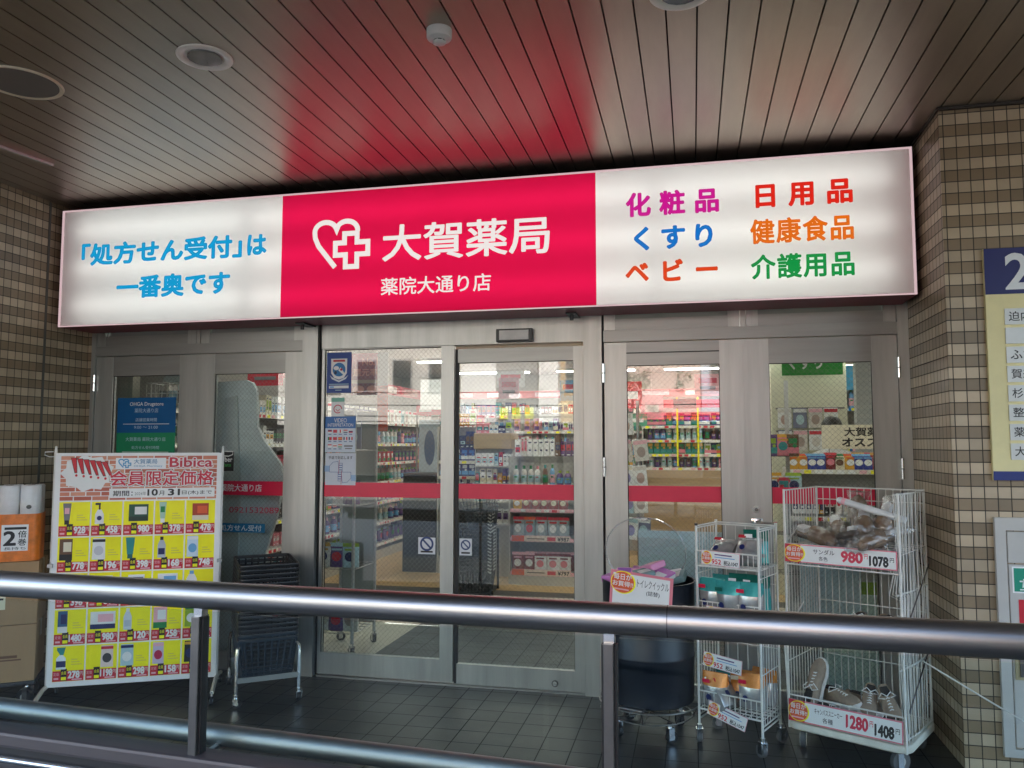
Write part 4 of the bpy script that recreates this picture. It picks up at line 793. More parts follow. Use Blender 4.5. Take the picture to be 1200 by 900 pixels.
for sx in (-1, 1):
    for sy in (-1, 1): b.tube([(sx * .14, sy * .19, .34), (sx * .172, sy * .225, .32), (sx * .176, sy * .232, .28), (sx * .176, sy * .232, .07)], .011, CHROME, 8)
    b.box(sx * .176 - .012, sx * .176 + .012, -.225, .225, .148, .156, CHROME)
b.box(-.170, .170, -.242, -.238, .135, .165, STEEL); b.box(-.170, .170, .238, .242, .135, .165, STEEL); b.build('frame', st)
for sx in (-1, 1):
    for sy in (-1, 1): caster(st, sx * .176, sy * .232, .024, .07, BLACK, sx + sy)
for i in range(17):
    z = .06 + i * .0262
    lb = 'shopping basket nested in the dark stack beside the banner'
    if i == 0: lb = 'bottom shopping basket of the stack, its slate lattice side in view'
    if i == 16: lb = 'topmost shopping basket of the dark stack beside the banner'
    link(bm2 if i < 2 else bm1, 'shopping_basket', loc=(BX, BY, z + .09), rot=(0, 0, BA + R(rr.uniform(-.8, .8))), label=lb, cat='shopping basket', group='nested shopping baskets beside the banner')

# ------------------------------------------------------------------ cartons and toilet paper at the left edge
CARD = M('corrugated_card', (.35, .225, .118), .75, var=.14, scale=4, bump=.08, bscale=50, stretch=(1, 1, .2)); TAPE = M('packing_tape', (.42, .33, .2), .3, var=.1)
KA = .60; KX, KY = -3.948, 3.972
dl = thing('carton_dolly', 'low black dolly with casters under the cartons at the left edge', 'dolly', (KX, KY, 0), KA)
b = MB(); b.box(-.185, .185, -.155, .155, .122, .143, BLACKP, .004); b.build('deck', dl)
for sx in (-1, 1):
    for sy in (-1, 1): caster(dl, sx * .14, sy * .115, .046, .124, BLACK, sx * 1.1)
def carton(z, h, lb, lab):
    t = thing('carton', lb, 'carton', (KX, KY, z), KA, 'cartons stacked at the left edge')
    b = MB(); b.box(-.18, .18, -.15, .15, 0, h - .002, CARD, .004); b.build('box', t)
    b = MB(); b.box(-.1805, .1805, -.03, .03, h - .0015, h - .0005, TAPE); b.box(.1803, .1810, -.03, .03, h * .7, h - .002, TAPE); b.build('tape', t)
    if lab: b = MB(); b.rect(-.10, .02, h * .25, h * .5, -.1508, ink(226, 220, 190)); b.rect(-.09, .01, h * .40, h * .43, -.1512, C_BLK); b.rect(-.09, -.02, h * .32, h * .34, -.1512, C_BLK); b.build('label', t)
    else: b = MB(); b.rect(-.05, .11, .12, .128, -.1508, C_BROWN); b.rect(-.05, .09, .135, .150, -.1508, C_BROWN); b.build('print', t)
carton(.1445, .320, 'lower brown carton of the stack on the dolly', False); carton(.4655, .357, 'upper brown carton with a cream label, under the toilet paper', True)
def paper_pack(x, lb):
    t = thing('toilet_paper_pack', lb, 'toilet paper', (KX + x * math.cos(KA) + .03 * math.sin(KA), KY + x * math.sin(KA) - .03 * math.cos(KA), .8235), KA, 'toilet paper packs on the cartons')
    b = MB(); ROLL = M('tissue_roll', (.72, .71, .70), .8, var=.05, scale=30)
    for r_ in range(2):
        for i in range(2):
            for j in range(2): b.lathe((-.056 + i * .112, -.056 + j * .112,   .003 + .218 * r_), [(.02, .0), (.05, .0), (.054, .006), (.054, .206), (.05, .213), (.02, .213), (.019, .19)], ROLL, 24)
    CORE_SHADE = M('core_hole_shade', (.10, .075, .05), .9)
    for i in range(2):
        for j in range(2): b.cyl((-.056 + i * .112, -.056 + j * .112, .4335), .0195, .003, CORE_SHADE, n=16)  # dark discs: shade inside the hollow rolls put into the colour
    b.build('rolls', t)
    b = MB(); OR = M('orange_wrap', (.78, .20, .025), .35, var=.3, scale=14)
    b.loft([[(x_, y_, z) for x_, y_ in rrect(.115, .115, .05)] for z in (.0, .07, .15, .235, .27)], OR, cap=False); b.rect(-.075, .06, .06, .21, -.1162, PAPER); b.text('2', -.065, .0, .09, .175, -.1168, C_BLK, .03); b.text('倍', .008, .052, .135, .175, -.1168, C_BLK, .02); b.text('巻', .008, .052, .09, .13, -.1168, C_BLK, .02); b.rect(-.06, .05, .182, .196, -.1168, C_BLK); b.text('長持ち', -.06, .05, .066, .083, -.1168, C_BLK, .0); b.build('wrapper', t)
    b = MB(); b.disc(.056, .31, .014, .012, -.1125, C_BLK, 14); b.build('printed_mark', t)
    b = MB(); b.loft([[(x_, y_, z) for x_, y_ in rrect(.117 - e, .117 - e, .05)] for z, e in ((.268, 0), (.40, 0), (.438, .01), (.442, .03))], FILM); b.build('clear_wrap', t)
paper_pack(.058, 'orange wrapped toilet paper pack on the cartons, the whole one'); paper_pack(-.180, 'orange wrapped toilet paper pack cut by the left edge of the photo')

# ------------------------------------------------------------------ glass railing in front of everything
RAZ = R(-2.2)
rl = thing('glass_railing', 'stainless handrail with glass panels crossing the foreground', 'railing', (-.386, 1.70, 0), RAZ)
b = MB(); b.cyl((.0, 0, 1.137), .0325, 6.4, STEEL, 'x', 40); b.build('handrail', rl)
b = MB(); b.cyl((.33, 0, 1.137), .0328, .0022, STEEL_D, 'x', 40); b.build('handrail_joint', rl)
for x in (-1.755, -.775, .210, 1.20, 2.18):
    b = MB(); b.box(x - .0105, x + .0105, -.022, .018, .74, 1.090, M('post_steel', (.20, .195, .19), .34, metal=1, var=.15), .002); b.box(x - .011, x + .011, -.012, .012, 1.088, 1.110, CHROME); o = b.build('post', rl)
    for s in (-1, 1): b = MB(); b.box(x + s * .0135 - .0025, x + s * .0135 + .0025, -.012, .012, .76, 1.085, BLACK); b.build('gasket', o)
for x0, x1 in ((-2.72, -1.775), (-1.735, -.795), (-.755, .190), (.230, 1.18), (1.22, 2.16)):
    b = MB(); b.box(x0, x1, -.005, .005, .765, 1.098, GLASSR); b.build('glass_panel', rl)
    b = MB(); b.box(x0, x1, -.005, .005, .08, .70, GLASSR); b.build('glass_panel', rl)
TL = .014; TZ = -.030
b = MB(); b.cyl((0, .085, .800), .0255, 6.4, M('dull_tube_steel', (.30, .31, .31), .48, metal=1, var=.25, scale=7, stretch=(.1, 1, 1)), 'x', 32)
for x in (-1.755, -.775, .210, 1.20): b.tube([(x, .0, .780), (x, .05, .782), (x, .085, .785)], .007, STEEL, 8)
b.build('lower_tube', rl, rot=(0, TL, 0), loc=(0, 0, TZ))
b = MB(); PUR = M('purple_grey_metal', (.10, .09, .095), .5, metal=.5, var=.12, scale=6, stretch=(.1, 1, 1))
b.box(-3.2, 3.2, -.036, .034, .752, .790, PUR, .008); b.build('middle_beam', rl, rot=(0, TL, 0), loc=(0, 0, TZ))
b = MB(); b.box(-3.2, 3.2, -.028, .028, .722, .751, BLACK); b.cyl((0, -.036, .726), .0085, 6.4, M('bright_chrome', (.9, .91, .92), .12, metal=1), 'x', 16); b.box(-3.2, 3.2, -.018, .018, .695, .7215, STEEL_D, .003); b.build('lower_channel', rl, rot=(0, TL, 0), loc=(0, 0, TZ))
b = MB(); b.box(-3.2, 3.2, -.04, .04, .0, .08, STEEL_D, .004)
for x in (-1.755, -.775, .210, 1.20, 2.18): b.box(x - .012, x + .012, -.02, .02, .08, .695, STEEL)
b.build('base_channel', rl)
b = MB(); b.tube([(-2.73 - 2.0, -1.09, .452), (-2.73, -.80, .452), (-.044, -.41, .452), (2.0, -.113, .452)], .018, WHITE_P, 16)
for k in range(6): x = -4.2 + k * 1.1; y = -.80 + (x + 2.73) * .1452; b.tube([(x, y, 0), (x, y, .45)], .014, WHITE_P, 10)
tag(b.build('pipe_rail'), 'low white pipe rail reflected as a pale streak in the railing glass', 'pipe rail')

# ------------------------------------------------------------------ notices on the glass
yg = D + .0175
def notice(name, label, x0, x1, z0, z1, col, cat='notice'):
    t = thing(name, label, cat, ((x0 + x1) / 2, yg, z0)); b = MB(); b.box(-(x1 - x0) / 2, (x1 - x0) / 2, 0, .0006, 0, z1 - z0, col); return t, b, (x1 - x0) / 2, z1 - z0
t, b, hw, h = notice('safety_sticker', 'tall dark blue sticker with a round emblem at the top of the fixed glass', -2.371, -2.195, 1.836, 2.106, ink(16, 62, 140), 'sticker')
b.flat([(-.058, .228), (.058, .228), (.056, .13), (.035, .10), (0, .088), (-.035, .10), (-.056, .13)], -.0004, PAPER); b.rect(-.042, .042, .207, .220, -.0008, ink(190, 40, 50)); b.disc(0, .155, .046, .046, -.0006, ink(40, 120, 180), 24)
b.disc(-.02, .165, .02, .014, -.0009, PAPER, 14); b.flat([(-.005, .15), (.03, .12), (.04, .13), (.01, .17)], -.0009, PAPER); b.disc(.016, .155, .009, .009, -.0012, ink(200, 30, 60), 12); b.disc(-.025, .135, .010, .012, -.0009, ink(14, 30, 70), 12)
b.flat([(-.065, .118), (-.05, .105), (0, .082), (.05, .105), (.065, .118), (.05, .092), (0, .070), (-.05, .092)], -.0010, ink(215, 222, 228)); b.rect(-.07, .07, .055, .060, -.0004, C_LBLUE); b.rect(-.07, .07, .030, .048, -.0004, PAPER); b.rect(-.065, -.035, .034, .044, -.0008, C_SKY); b.rect(-.025, .02, .016, .020, -.0004, C_LBLUE); b.build('print', t)
t, b, hw, h = notice('small_notice', 'small white notice with a green top and a pink drawing', -2.334, -2.241, 1.679, 1.804, PAPER)
b.rect(-hw, hw, h - .027, h, -.0004, ink(120, 185, 165)); stroke(b, [(.028 * math.cos(k * .45), .05 + .026 * math.sin(k * .45)) for k in range(13)], .003, -.0006, ink(205, 60, 90)); stroke(b, [(-.015, .05), (0, .035), (.015, .05)], .002, -.0006, ink(205, 60, 90)); b.build('print', t)
t, b, hw, h = notice('language_notice', 'blue topped notice with rows of small national flags', -2.375, -2.159, 1.444, 1.680, ink(205, 214, 226))
HB = ink(56, 110, 175); b.rect(-hw, hw, h - .078, h, -.0004, HB); b.text('VIDEO', -.045, .045, h - .040, h - .012, -.0008, PAPER, .0); b.text('INTERPRETATION', -.09, .09, h - .068, h - .046, -.0008, PAPER, .0)
FL = [(C_NAVY, C_RED, PAPER), (C_RED, C_RED, C_RED), (PAPER, C_RED, PAPER), (C_RED, PAPER, C_NAVY), (PAPER, C_NAVY, C_RED), (C_GRN, C_RED, C_RED), (C_RED, C_RED, C_RED), (C_RED, C_GOLD, C_RED), (C_NAVY, PAPER, C_RED), (C_NAVY, PAPER, C_RED), (C_RED, PAPER, PAPER), (PAPER, C_RED, PAPER), (C_ORG, PAPER, C_GRN)]
for i, f in enumerate(FL):
    x = -.088 + (i % 5) * .037; z = h - .108 - (i // 5) * .048
    for k, c in enumerate(f):
        if i in (0, 3, 4, 7, 10, 11, 12): b.rect(x, x + .028, z + .020 - .0067 * (k + 1), z + .020 - .0067 * k, -.0004, c)
        else: b.rect(x + .0093 * k, x + .0093 * (k + 1), z, z + .020, -.0004, c)
    b.rect(x + .003, x + .025, z - .013, z - .007, -.0004, ink(110, 125, 165))
b.rect(.028, .09, h - .20, h - .19, -.0004, C_GREY); b.rect(.035, .085, h - .215, h - .208, -.0004, C_GREY); b.build('print', t)
t, b, hw, h = notice('sign_language_notice', 'pale notice with two drawn hands above the red band', -2.370, -2.155, 1.229, 1.438, ink(206, 212, 224))
b.text('手話で対応します', -.085, .085, h - .040, h - .018, -.0008, C_BLK, .015)
INKL = ink(60, 100, 160); INKR = ink(170, 60, 90)
def fist(cx, cz, s):
    P = [(-.055, -.03), (-.055, .01), (-.03, .035), (.005, .04), (.012, -.03)]
    stroke(b, [(cx + s * x, cz + s * z) for x, z in P], .0013, -.0006, INKL, True)
    for k in range(4): stroke(b, [(cx + s * .012, cz + s * (.022 - k * .015 + q)) if a == 0 else (cx + s * .036, cz + s * (.022 - k * .015 + q)) for a, q in ((0, .006), (1, .006), (1, -.006), (0, -.006))], .0013, -.0006, INKL, True)
    stroke(b, [(cx + s * .014, cz + s * .05), (cx + s * .010, cz - s * .04)], .0016, -.0009, INKR); b.rect(min(cx - s * .09, cx - s * .056), max(cx - s * .09, cx - s * .056), cz - .028, cz + .012, -.0006, ink(150, 180, 215))
fist(-.022, .115, 1); fist(.020, .055, -1); b.build('print', t)
for x0, x1, lb in ((-1.719, -1.604, 'small no entry sticker low on the fixed glass, beside the door post'), (-1.445, -1.364, 'small no entry sticker low on the sliding door, in front of the inner basket stack')):
    t, b, hw, h = notice('prohibition_sticker', lb, x0, x1, .80, .905, ink(214, 216, 220), 'sticker'); t['group'] = 'prohibition stickers'
    stroke(b, [(hw * .68 * math.cos(k * math.pi / 12), h * .62 + hw * .68 * math.sin(k * math.pi / 12)) for k in range(24)], hw * .11, -.0005, ink(40, 60, 110), True); stroke(b, [(-hw * .5, h * .62 + hw * .5), (hw * .5, h * .62 - hw * .5)], hw * .1, -.0005, ink(40, 60, 110)); b.rect(-hw * .7, hw * .7, h * .1, h * .2, -.0005, C_BLK); b.build('print', t)
t, b, hw, h = notice('opening_hours_sign', 'blue and green opening hours sign on the leftmost door above the banner', -3.972, -3.503, 1.20, 1.823, ink(0, 92, 150), 'sign')
b.rect(-hw, hw, 0, .377, -.0004, ink(28, 140, 96)); HT = ink(190, 215, 235)
b.text('OHGA Drugstore', -.135, .135, .558, .592, -.0008, PAPER, .01); b.text('薬院大通り店', -.095, .095, .518, .548, -.0008, HT, .0); b.text('店舗営業時間', -.085, .085, .455, .48, -.0008, HT, .0); b.rect(-.185, .185, .436, .440, -.0008, PAPER); b.text('9:00 ～ 21:00', -.095, .095, .405, .425, -.0008, HT, .0)
b.text('大賀薬局 薬院大通り店', -.16, .16, .318, .345, -.0008, HT, .0); b.text('処方せん受付時間', -.11, .11, .262, .285, -.0008, HT, .0); b.rect(-.185, .185, .240, .244, -.0008, PAPER); b.build('print', t)
t, b, hw, h = notice('delivery_sticker', 'square black sticker half hidden by the right clip of the banner', -3.155, -3.045, 1.315, 1.445, C_BLK, 'sticker')
b.text('Uber', -.042, .045, .062, .095, -.0006, PAPER, .01); b.text('Eats', -.03, .035, .03, .052, -.0006, ink(60, 170, 80), .01); b.build('print', t)
t = thing('blue_poster_back', 'pale blue back of a poster behind the glass next to the navy bin', 'poster', (-.085, 4.885, .38)); b = MB(); b.box(-.245, .245, 0, .002, 0, .60, M('poster_back_blue', (.58, .68, .72), .6, var=.05)); b.build('sheet', t)
t = thing('blue_poster_back', 'pale blue back of a poster behind the glass, seen through the tall wire cart', 'poster', (.75, 4.885, .38)); b = MB(); b.box(-.165, .165, 0, .002, 0, .63, M('poster_back_blue', (.58, .68, .72), .6)); b.build('sheet', t)
t = thing('green_poster_back', 'pale green poster sheet low behind the glass at the right end', 'poster', (.845, 4.888, .10)); b = MB(); b.box(-.14, .15, 0, .002, 0, .62, M('poster_back_green', (.58, .70, .62), .6, var=.05)); b.rect(-.14, .15, .55, .62, -.0005, C_LIME); b.build('sheet', t)
# tall grey back of a display seen through the second door
t = thing('display_standee', 'tall grey bottle shaped back of a display behind the second door', 'standee', (-3.05, 5.05, 0))
b = MB(); b.prism([(x + 3.05, z) for x, z in ((-3.31, .02), (-3.31, 1.94), (-3.08, 1.95), (-3.03, 1.93), (-3.0, 1.88), (-2.985, 1.62), (-2.93, 1.52), (-2.80, 1.36), (-2.775, 1.28), (-2.82, 1.0), (-2.90, .75), (-2.91, .02))], 0, .03, M('grey_board_back', (.72, .76, .77), .6, var=.08)); b.build('panel', t)
b = MB(); b.prism([(-.18, .4), (-.18, 1.82), (-.09, 1.84), (-.05, 1.2), (-.05, .4)], -.02, -.001, M('grey_strut', (.58, .61, .61), .6)); b.build('strut', t)

# ------------------------------------------------------------------ inside the shop: lights, shelves, goods
TUBE = emis('fluorescent_tube', (1, .97, .90), 3.6)
def ceiling_light(x, y):
    t = thing('ceiling_light', 'white fluorescent strip light on the shop ceiling', 'ceiling light', (x, y, 2.66), 0, 'strip lights on the shop ceiling')
    b = MB(); b.box(-.62, .62, -.09, .09, -.03, -.0005, WHITE_P); b.build('housing', t); b = MB(); b.box(-.6, .6, -.055, .055, -.045, -.0305, TUBE); b.build('tube', t)
    return t
L0 = None
for x in (-3.1, -1.45, .2, 1.9):
    for y in (6.1, 8.3, 10.4, 12.2):
        if L0 is None: L0 = ceiling_light(x, y)
        else: dup(L0, (x, y, 2.66))
SHELF = M('shelf_enamel', (.50, .49, .45), .4, var=.06); SHELFW = M('shelf_wood', (.46, .33, .19), .5, var=.15, scale=5, stretch=(.3, 1, 4)); STRIP = ink(225, 222, 208)
def shelf_unit(name, label, loc, rz, length, depth, base, levels, top, wood=False, strip=STRIP):
    """gondola: back, base and boards; faces -y in its own space"""
    t = thing(name, label, 'shelf', loc, rz); mm = SHELFW if wood else SHELF
    b = MB(); b.box(-length / 2, length / 2, depth - .02, depth, 0, top, mm); b.build('back_panel', t)
    b = MB(); b.box(-length / 2, length / 2, 0, depth - .021, 0, base, SHELFW if wood or base > .5 else mm); b.build('base', t)
    for z in levels:
        b = MB(); b.box(-length / 2, length / 2, .01, depth - .021, z - .02, z, mm); b.box(-length / 2, length / 2, -.002, .0095, z - .034, z + .004, strip)
        k = -length / 2 + .03
        while k < length / 2 - .08: b.rect(k, k + .055, z - .030, z - .001, -.0028, rr.choice([PAPER, PAPER, C_YEL, C_LPNK, C_RED])); k += .085
        b.build('board', t)
    for s in (-1, 1): b = MB(); b.box(s * (length / 2 + .010) - .008, s * (length / 2 + .010) + .008, .0, depth, 0, top, mm); b.build('end_panel', t)
    return t
def bottle_mesh(c, cap, lab, h=.19, r=.032):
    b = MB(); b.lathe((0, 0, 0), [(r * .92, 0), (r, .006), (r, h * .62), (r * .8, h * .74), (r * .4, h * .82)], c, 12); b.cyl((0, 0, h * .91), r * .45, h * .18, cap, n=10)
    b.lathe((0, 0, 0), [(r * 1.01, h * .12), (r * 1.015, h * .13), (r * 1.015, h * .5), (r * 1.01, h * .51)], lab, 12); b.rect(-r * .5, r * .5, h * .36, h * .44, -r * 1.03, cap); return b.mesh('bottle')
def carton_mesh(c, c2, c3, w_=.075, d_=.05, h=.16):
    b = MB(); b.box(-w_ / 2, w_ / 2, -d_ / 2, d_ / 2, 0, h, c); b.rect(-w_ / 2 + .001, w_ / 2 - .001, h * .12, h * .40, -d_ / 2 - .0008, c2); b.rect(-w_ * .35, w_ * .35, h * .58, h * .82, -d_ / 2 - .0008, c3); b.disc(w_ * .15, h * .47, w_ * .18, w_ * .18, -d_ / 2 - .0012, c3, 12); return b.mesh('small_box')
def pouch_mesh(c, c2, c3, w_=.12, h=.17):
    b = MB(); S = []
    for z, t_, k in ((0, .03, .96), (.01, .034, 1), (h * .5, .028, .97), (h * .85, .010, 1.0), (h, .002, 1.0)): S.append([(w_ / 2 * k * a, t_ * q, z) for a, q in ((-1, -.3), (-.6, -1), (.6, -1), (1, -.3), (1, .3), (.6, 1), (-.6, 1), (-1, .3))])
    b.loft(S[:4], c); b.loft(S[3:], c2); b.disc(0, h * .45, w_ * .30, h * .20, -.034, c3, 14); b.rect(-w_ * .32, w_ * .32, h * .70, h * .78, -.027, c2); return b.mesh('pouch')
def hang_mesh(c, c2, c3, w_=.13, h=.2):
    b = MB(); b.box(-w_ / 2, w_ / 2, -.012, .012, 0, h, c, .004); b.rect(-w_ * .48, w_ * .48, h * .78, h * .95, -.0126, c2); b.disc(0, h * .42, w_ * .3, h * .25, -.0126, c3, 14); return b.mesh('hanging_pack')
COLS = [C_SKY, C_TEAL, C_GRN, C_RED, C_ORG, C_PINK, C_NAVY, C_PURP, C_GOLD, C_CREAM, PAPER, C_LPNK, C_LIME, C_BROWN, C_LBLUE, C_WARM]
rr = random.Random(21)
def pick(n): return rr.sample(COLS, n)
BOT = [bottle_mesh(*pick(3), h=rr.uniform(.15, .23), r=rr.uniform(.026, .038)) for _ in range(10)] + [bottle_mesh(PAPER, c, C_LBLUE, h=.2) for c in (C_SKY, C_PINK, C_GRN)]
BOX = [carton_mesh(*pick(3), w_=rr.uniform(.06, .10), h=rr.uniform(.12, .19)) for _ in range(11)]
BLU = [carton_mesh(ink(24, 32, 118), PAPER, ink(60, 120, 200), .085, .06, .15), carton_mesh(ink(18, 24, 92), C_SKY, PAPER, .08, .06, .16)]
POU = [pouch_mesh(*pick(3)) for _ in range(6)]
PNK = [pouch_mesh(C_MAR, C_LPNK, PAPER, .13, .2), pouch_mesh(PAPER, C_MAR, C_PINK, .13, .19), pouch_mesh(C_CREAM, C_RED, C_MAR, .12, .2), pouch_mesh(ink(170, 185, 190), C_RED, PAPER, .12, .22), pouch_mesh(ink(150, 170, 178), C_ORG, C_RED, .12, .22)]
CAN = [pouch_mesh(C_GOLD, C_ORG, PAPER, .10, .13), pouch_mesh(C_MAR, C_RED, C_PINK, .10, .14), pouch_mesh(ink(40, 60, 150), C_SKY, PAPER, .10, .13), pouch_mesh(ink(150, 40, 50), C_GOLD, C_CREAM, .10, .14), pouch_mesh(C_CREAM, C_GRN, C_BROWN, .10, .13)]
HNG = [hang_mesh(PAPER, C_WARM, ink(190, 160, 150)), hang_mesh(ink(120, 125, 150), PAPER, C_LBLUE), hang_mesh(C_WARM, C_LPNK, ink(170, 150, 140)), hang_mesh(PAPER, C_RED, C_WARM), hang_mesh(C_LBLUE, PAPER, C_TEAL)]
def row(kind, meshes, unit, x0, x1, y, z, gap, label, group, seq=.55, jit=.006):
    """goods side by side on a board of a shelf unit (in the unit's own space)"""
    mt_ = Matrix.Translation(unit.location) @ Matrix.Rotation(unit.rotation_euler.z, 4, 'Z'); x = x0 + gap / 2; i = 0; prev = None
    while x <= x1 - gap / 2 + 1e-4:
        if prev is None or rr.random() > seq: prev = rr.choice(meshes)
        p = mt_ @ Vector((x + rr.uniform(-jit, jit), y + rr.uniform(-jit, jit), z))
        link(prev, kind, loc=p, rot=(0, 0, unit.rotation_euler.z + R(rr.uniform(-6, 6))), label=label, cat=kind.replace('_', ' '), group=group); x += gap; i += 1
# long wall shelf on the left, facing +x
ws = shelf_unit('wall_shelf', 'long pale shelf along the left wall of the shop, seven boards of small goods', (-4.02, 8.9, 0), R(90), 6.8, .5, .12, (.20, .47, .74, 1.0, 1.25, 1.50, 1.78), 2.15)
LV = ('lowest', 'second', 'third', 'fourth', 'fifth', 'sixth', 'top'); K = (('pouch', POU), ('bottle', BOT), ('small_box', BOX), ('bottle', BOT), ('small_box', BOX), ('bottle', BOT), ('hanging_pack', HNG))
for i, z in enumerate((.20, .47, .74, 1.0, 1.25, 1.50, 1.78)):
    kd, ms = K[i]; g = .20 if i < 2 else .15
    row(kd, ms, ws, -.9, 3.3, .10, z + .001, g, '%s among those on the %s board of the left wall shelf' % (kd.replace('_', ' '), LV[i]), '%ss on the %s board of the left wall shelf' % (kd.replace('_', ' '), LV[i]))
    row(kd, ms, ws, -3.2, -1.9, .10, z + .001, .22, '%s on the left wall shelf, seen through the second door, %s board' % (kd.replace('_', ' '), LV[i]), '%ss on the near end of the left wall shelf, %s board' % (kd.replace('_', ' '), LV[i]))
# gondola whose end faces the sliding door
ge = shelf_unit('end_shelf', 'shelf end facing the sliding door with pouches on pink edged boards', (-1.585, 8.40, 0), 0, .69, .5, .11, (.14, .495, .80, 1.06), 1.36, strip=C_LPNK)
for z, ms, g, lb in ((.14, PNK[:3], .125, 'lowest'), (.495, PNK[3:], .125, 'second'), (.80, CAN, .10, 'third'), (1.06, BOT, .08, 'fourth')): row('pouch' if ms is not BOT else 'bottle', ms, ge, -.33, .33, .06, z + .001, g, '%s on the %s board of the shelf end behind the sliding door' % ('pouch' if ms is not BOT else 'bottle', lb), 'goods on the %s board of the shelf end' % lb)
row('pouch', PNK[:2], ge, -.33, .33, .13, .141, .13, 'pouch in the back row of the lowest board of the shelf end', 'back row pouches of the shelf end')
row('bottle', BOT, ge, -.33, .33, .40, 1.361, .085, 'bottle standing on top of the shelf end behind the sliding door', 'bottles on top of the shelf end')
for z, p in ((.50, '987'), (.145, '797')):
    b = MB(); b.box(-.34, .30, 0, .002, -.042, .024, C_LPNK); b.rect(-.335, .295, -.039, .021, -.0005, ink(225, 205, 190)); b.rect(-.335, -.20, -.039, .021, -.001, C_ORG); b.rect(-.17, .02, -.015, -.005, -.001, C_BLK); b.rect(.05, .14, -.03, .01, -.001, ink(214, 60, 70)); b.text('¥' + p, .16, .285, -.032, .012, -.001, C_BLK, .03)
    b.build('shelf_price_sign', group='pink edged price signs on the shelf end', loc=(-1.575, 8.392, z), label='shelf price sign reading %s, behind the sliding door' % p, cat='price sign')
t = thing('counter_box', 'wood coloured tray display beside the shelf end, behind the sliding door', 'display', (-2.22, 8.75, 0)); b = MB(); b.box(-.22, .22, 0, .4, 1.44, 1.62, SHELFW, .01); b.box(-.21, .21, .12, .35, 0, 1.438, SHELF); [b.box(-.21, .21, .0, .12, z - .015, z, SHELF) for z in (.6, .85, 1.05, 1.25)]; b.build('tray', t)
gb = shelf_unit('blue_goods_shelf', 'white shelf stocked with navy blue boxes behind the sliding door', (-2.70, 8.95, 0), 0, .44, .4, .2, (.95, 1.12, 1.30), 1.7)
for z, lb in ((.95, 'lower'), (1.12, 'middle'), (1.30, 'upper')): row('small_box', BLU, gb, -.22, .22, .07, z + .001, .088, 'navy blue box on the %s board behind the sliding door' % lb, 'navy boxes on the %s board' % lb)
g2 = shelf_unit('centre_shelf', 'long shelf run in the middle of the shop, seen above the shelf end', (-1.2, 11.4, 0), 0, 2.9, .45, .2, (.9, 1.15, 1.42, 1.68), 1.95)
for z, kd, ms, lb in ((1.15, 'small_box', BOX, 'second'), (1.42, 'bottle', BOT, 'third'), (1.68, 'small_box', BOX, 'top')): row(kd, ms, g2, -1.4, 1.05, .08, z + .001, .145, '%s on the %s board of the middle shelf run' % (kd.replace('_', ' '), lb), 'goods on the %s board of the middle shelf run' % lb)
# shelf behind the third door
g3 = shelf_unit('medicine_shelf', 'back shelf with a tan base and yellow posts, seen through the third door', (.12, 10.9, 0), 0, 1.55, .45, 1.16, (1.18, 1.36, 1.55, 1.74), 2.1)
for z, kd, ms, lb in ((1.18, 'bottle', BOT, 'lowest'), (1.36, 'small_box', BOX, 'second'), (1.55, 'bottle', BOT, 'third'), (1.74, 'small_box', BLU + BOX[:3], 'top')): row(kd, ms, g3, -.72, .45, .07, z + .001, .083, '%s on the %s board of the tan based back shelf' % (kd.replace('_', ' '), lb), 'goods on the %s board of the tan based shelf' % lb)
for x in (-.20, .07): b = MB(); b.box(x - .012, x + .012, 10.87, 10.89, 1.2, 2.12, C_YEL); tag(b.build('yellow_post'), 'yellow post on the front of the tan based back shelf, %s' % ('left one' if x < 0 else 'right one'), 'post')
b = MB(); b.box(-.95, .70, 10.86, 10.875, 1.98, 2.09, C_RED); b.rect(-.25, .05, 1.97, 2.10, 10.8585, C_BLK); b.build('shelf_header', loc=(0, 0, 0), label='red header board over the tan based back shelf', cat='header board')
t = thing('pole_display', 'pole hung with white and lavender packs behind the left of the third door', 'display pole', (-.50, 7.5, 0)); b = MB(); b.cyl((0, 0, .95), .015, 1.9, STEEL, n=10); b.cyl((0, 0, .015), .18, .03, STEEL_D, n=20); b.build('pole', t)
for i in range(9):
    z = .62 + (i % 5) * .24; x = -.09 + (i // 5) * .13 + rr.uniform(-.02, .02)
    link(hang_mesh(*(C_LBLUE if i % 2 else PAPER, rr.choice(COLS), ink(150, 140, 190))) if i < 3 else bpy.data.meshes.get(rr.choice(['hanging_pack', 'hanging_pack.001', 'hanging_pack.002'])), 'hanging_pack', loc=(-.50 + x, 7.47, z), rot=(0, R(rr.uniform(-8, 8)), R(rr.uniform(-25, 25))), label='pack hung on the pole behind the third door', cat='hanging pack', group='packs on the display pole')
for i, (x, y, z0, z1, c, w_, lb) in enumerate(((-.66, 9.0, 1.92, 2.2, C_RED, .22, 'red hanging promotion card behind the third door'), (-.45, 9.2, 1.78, 2.05, C_LPNK, .26, 'pink hanging promotion card behind the third door'), (-.60, 9.1, 1.70, 1.84, ink(90, 170, 140), .2, 'green hanging promotion card behind the third door'))):
    t = thing('hanging_card', lb, 'hanging card', (x, y, z1)); b = MB(); b.box(-w_ / 2, w_ / 2, 0, .004, z0 - z1, 0, c); b.rect(-w_ * .3, w_ * .3, (z0 - z1) * .7, (z0 - z1) * .4, -.001, PAPER); b.build('card', t); b = MB(); b.tube([(0, .002, 0), (0, .002, 2.655 - z1)], .0015, WHITE_P, 5); b.build('string', t)
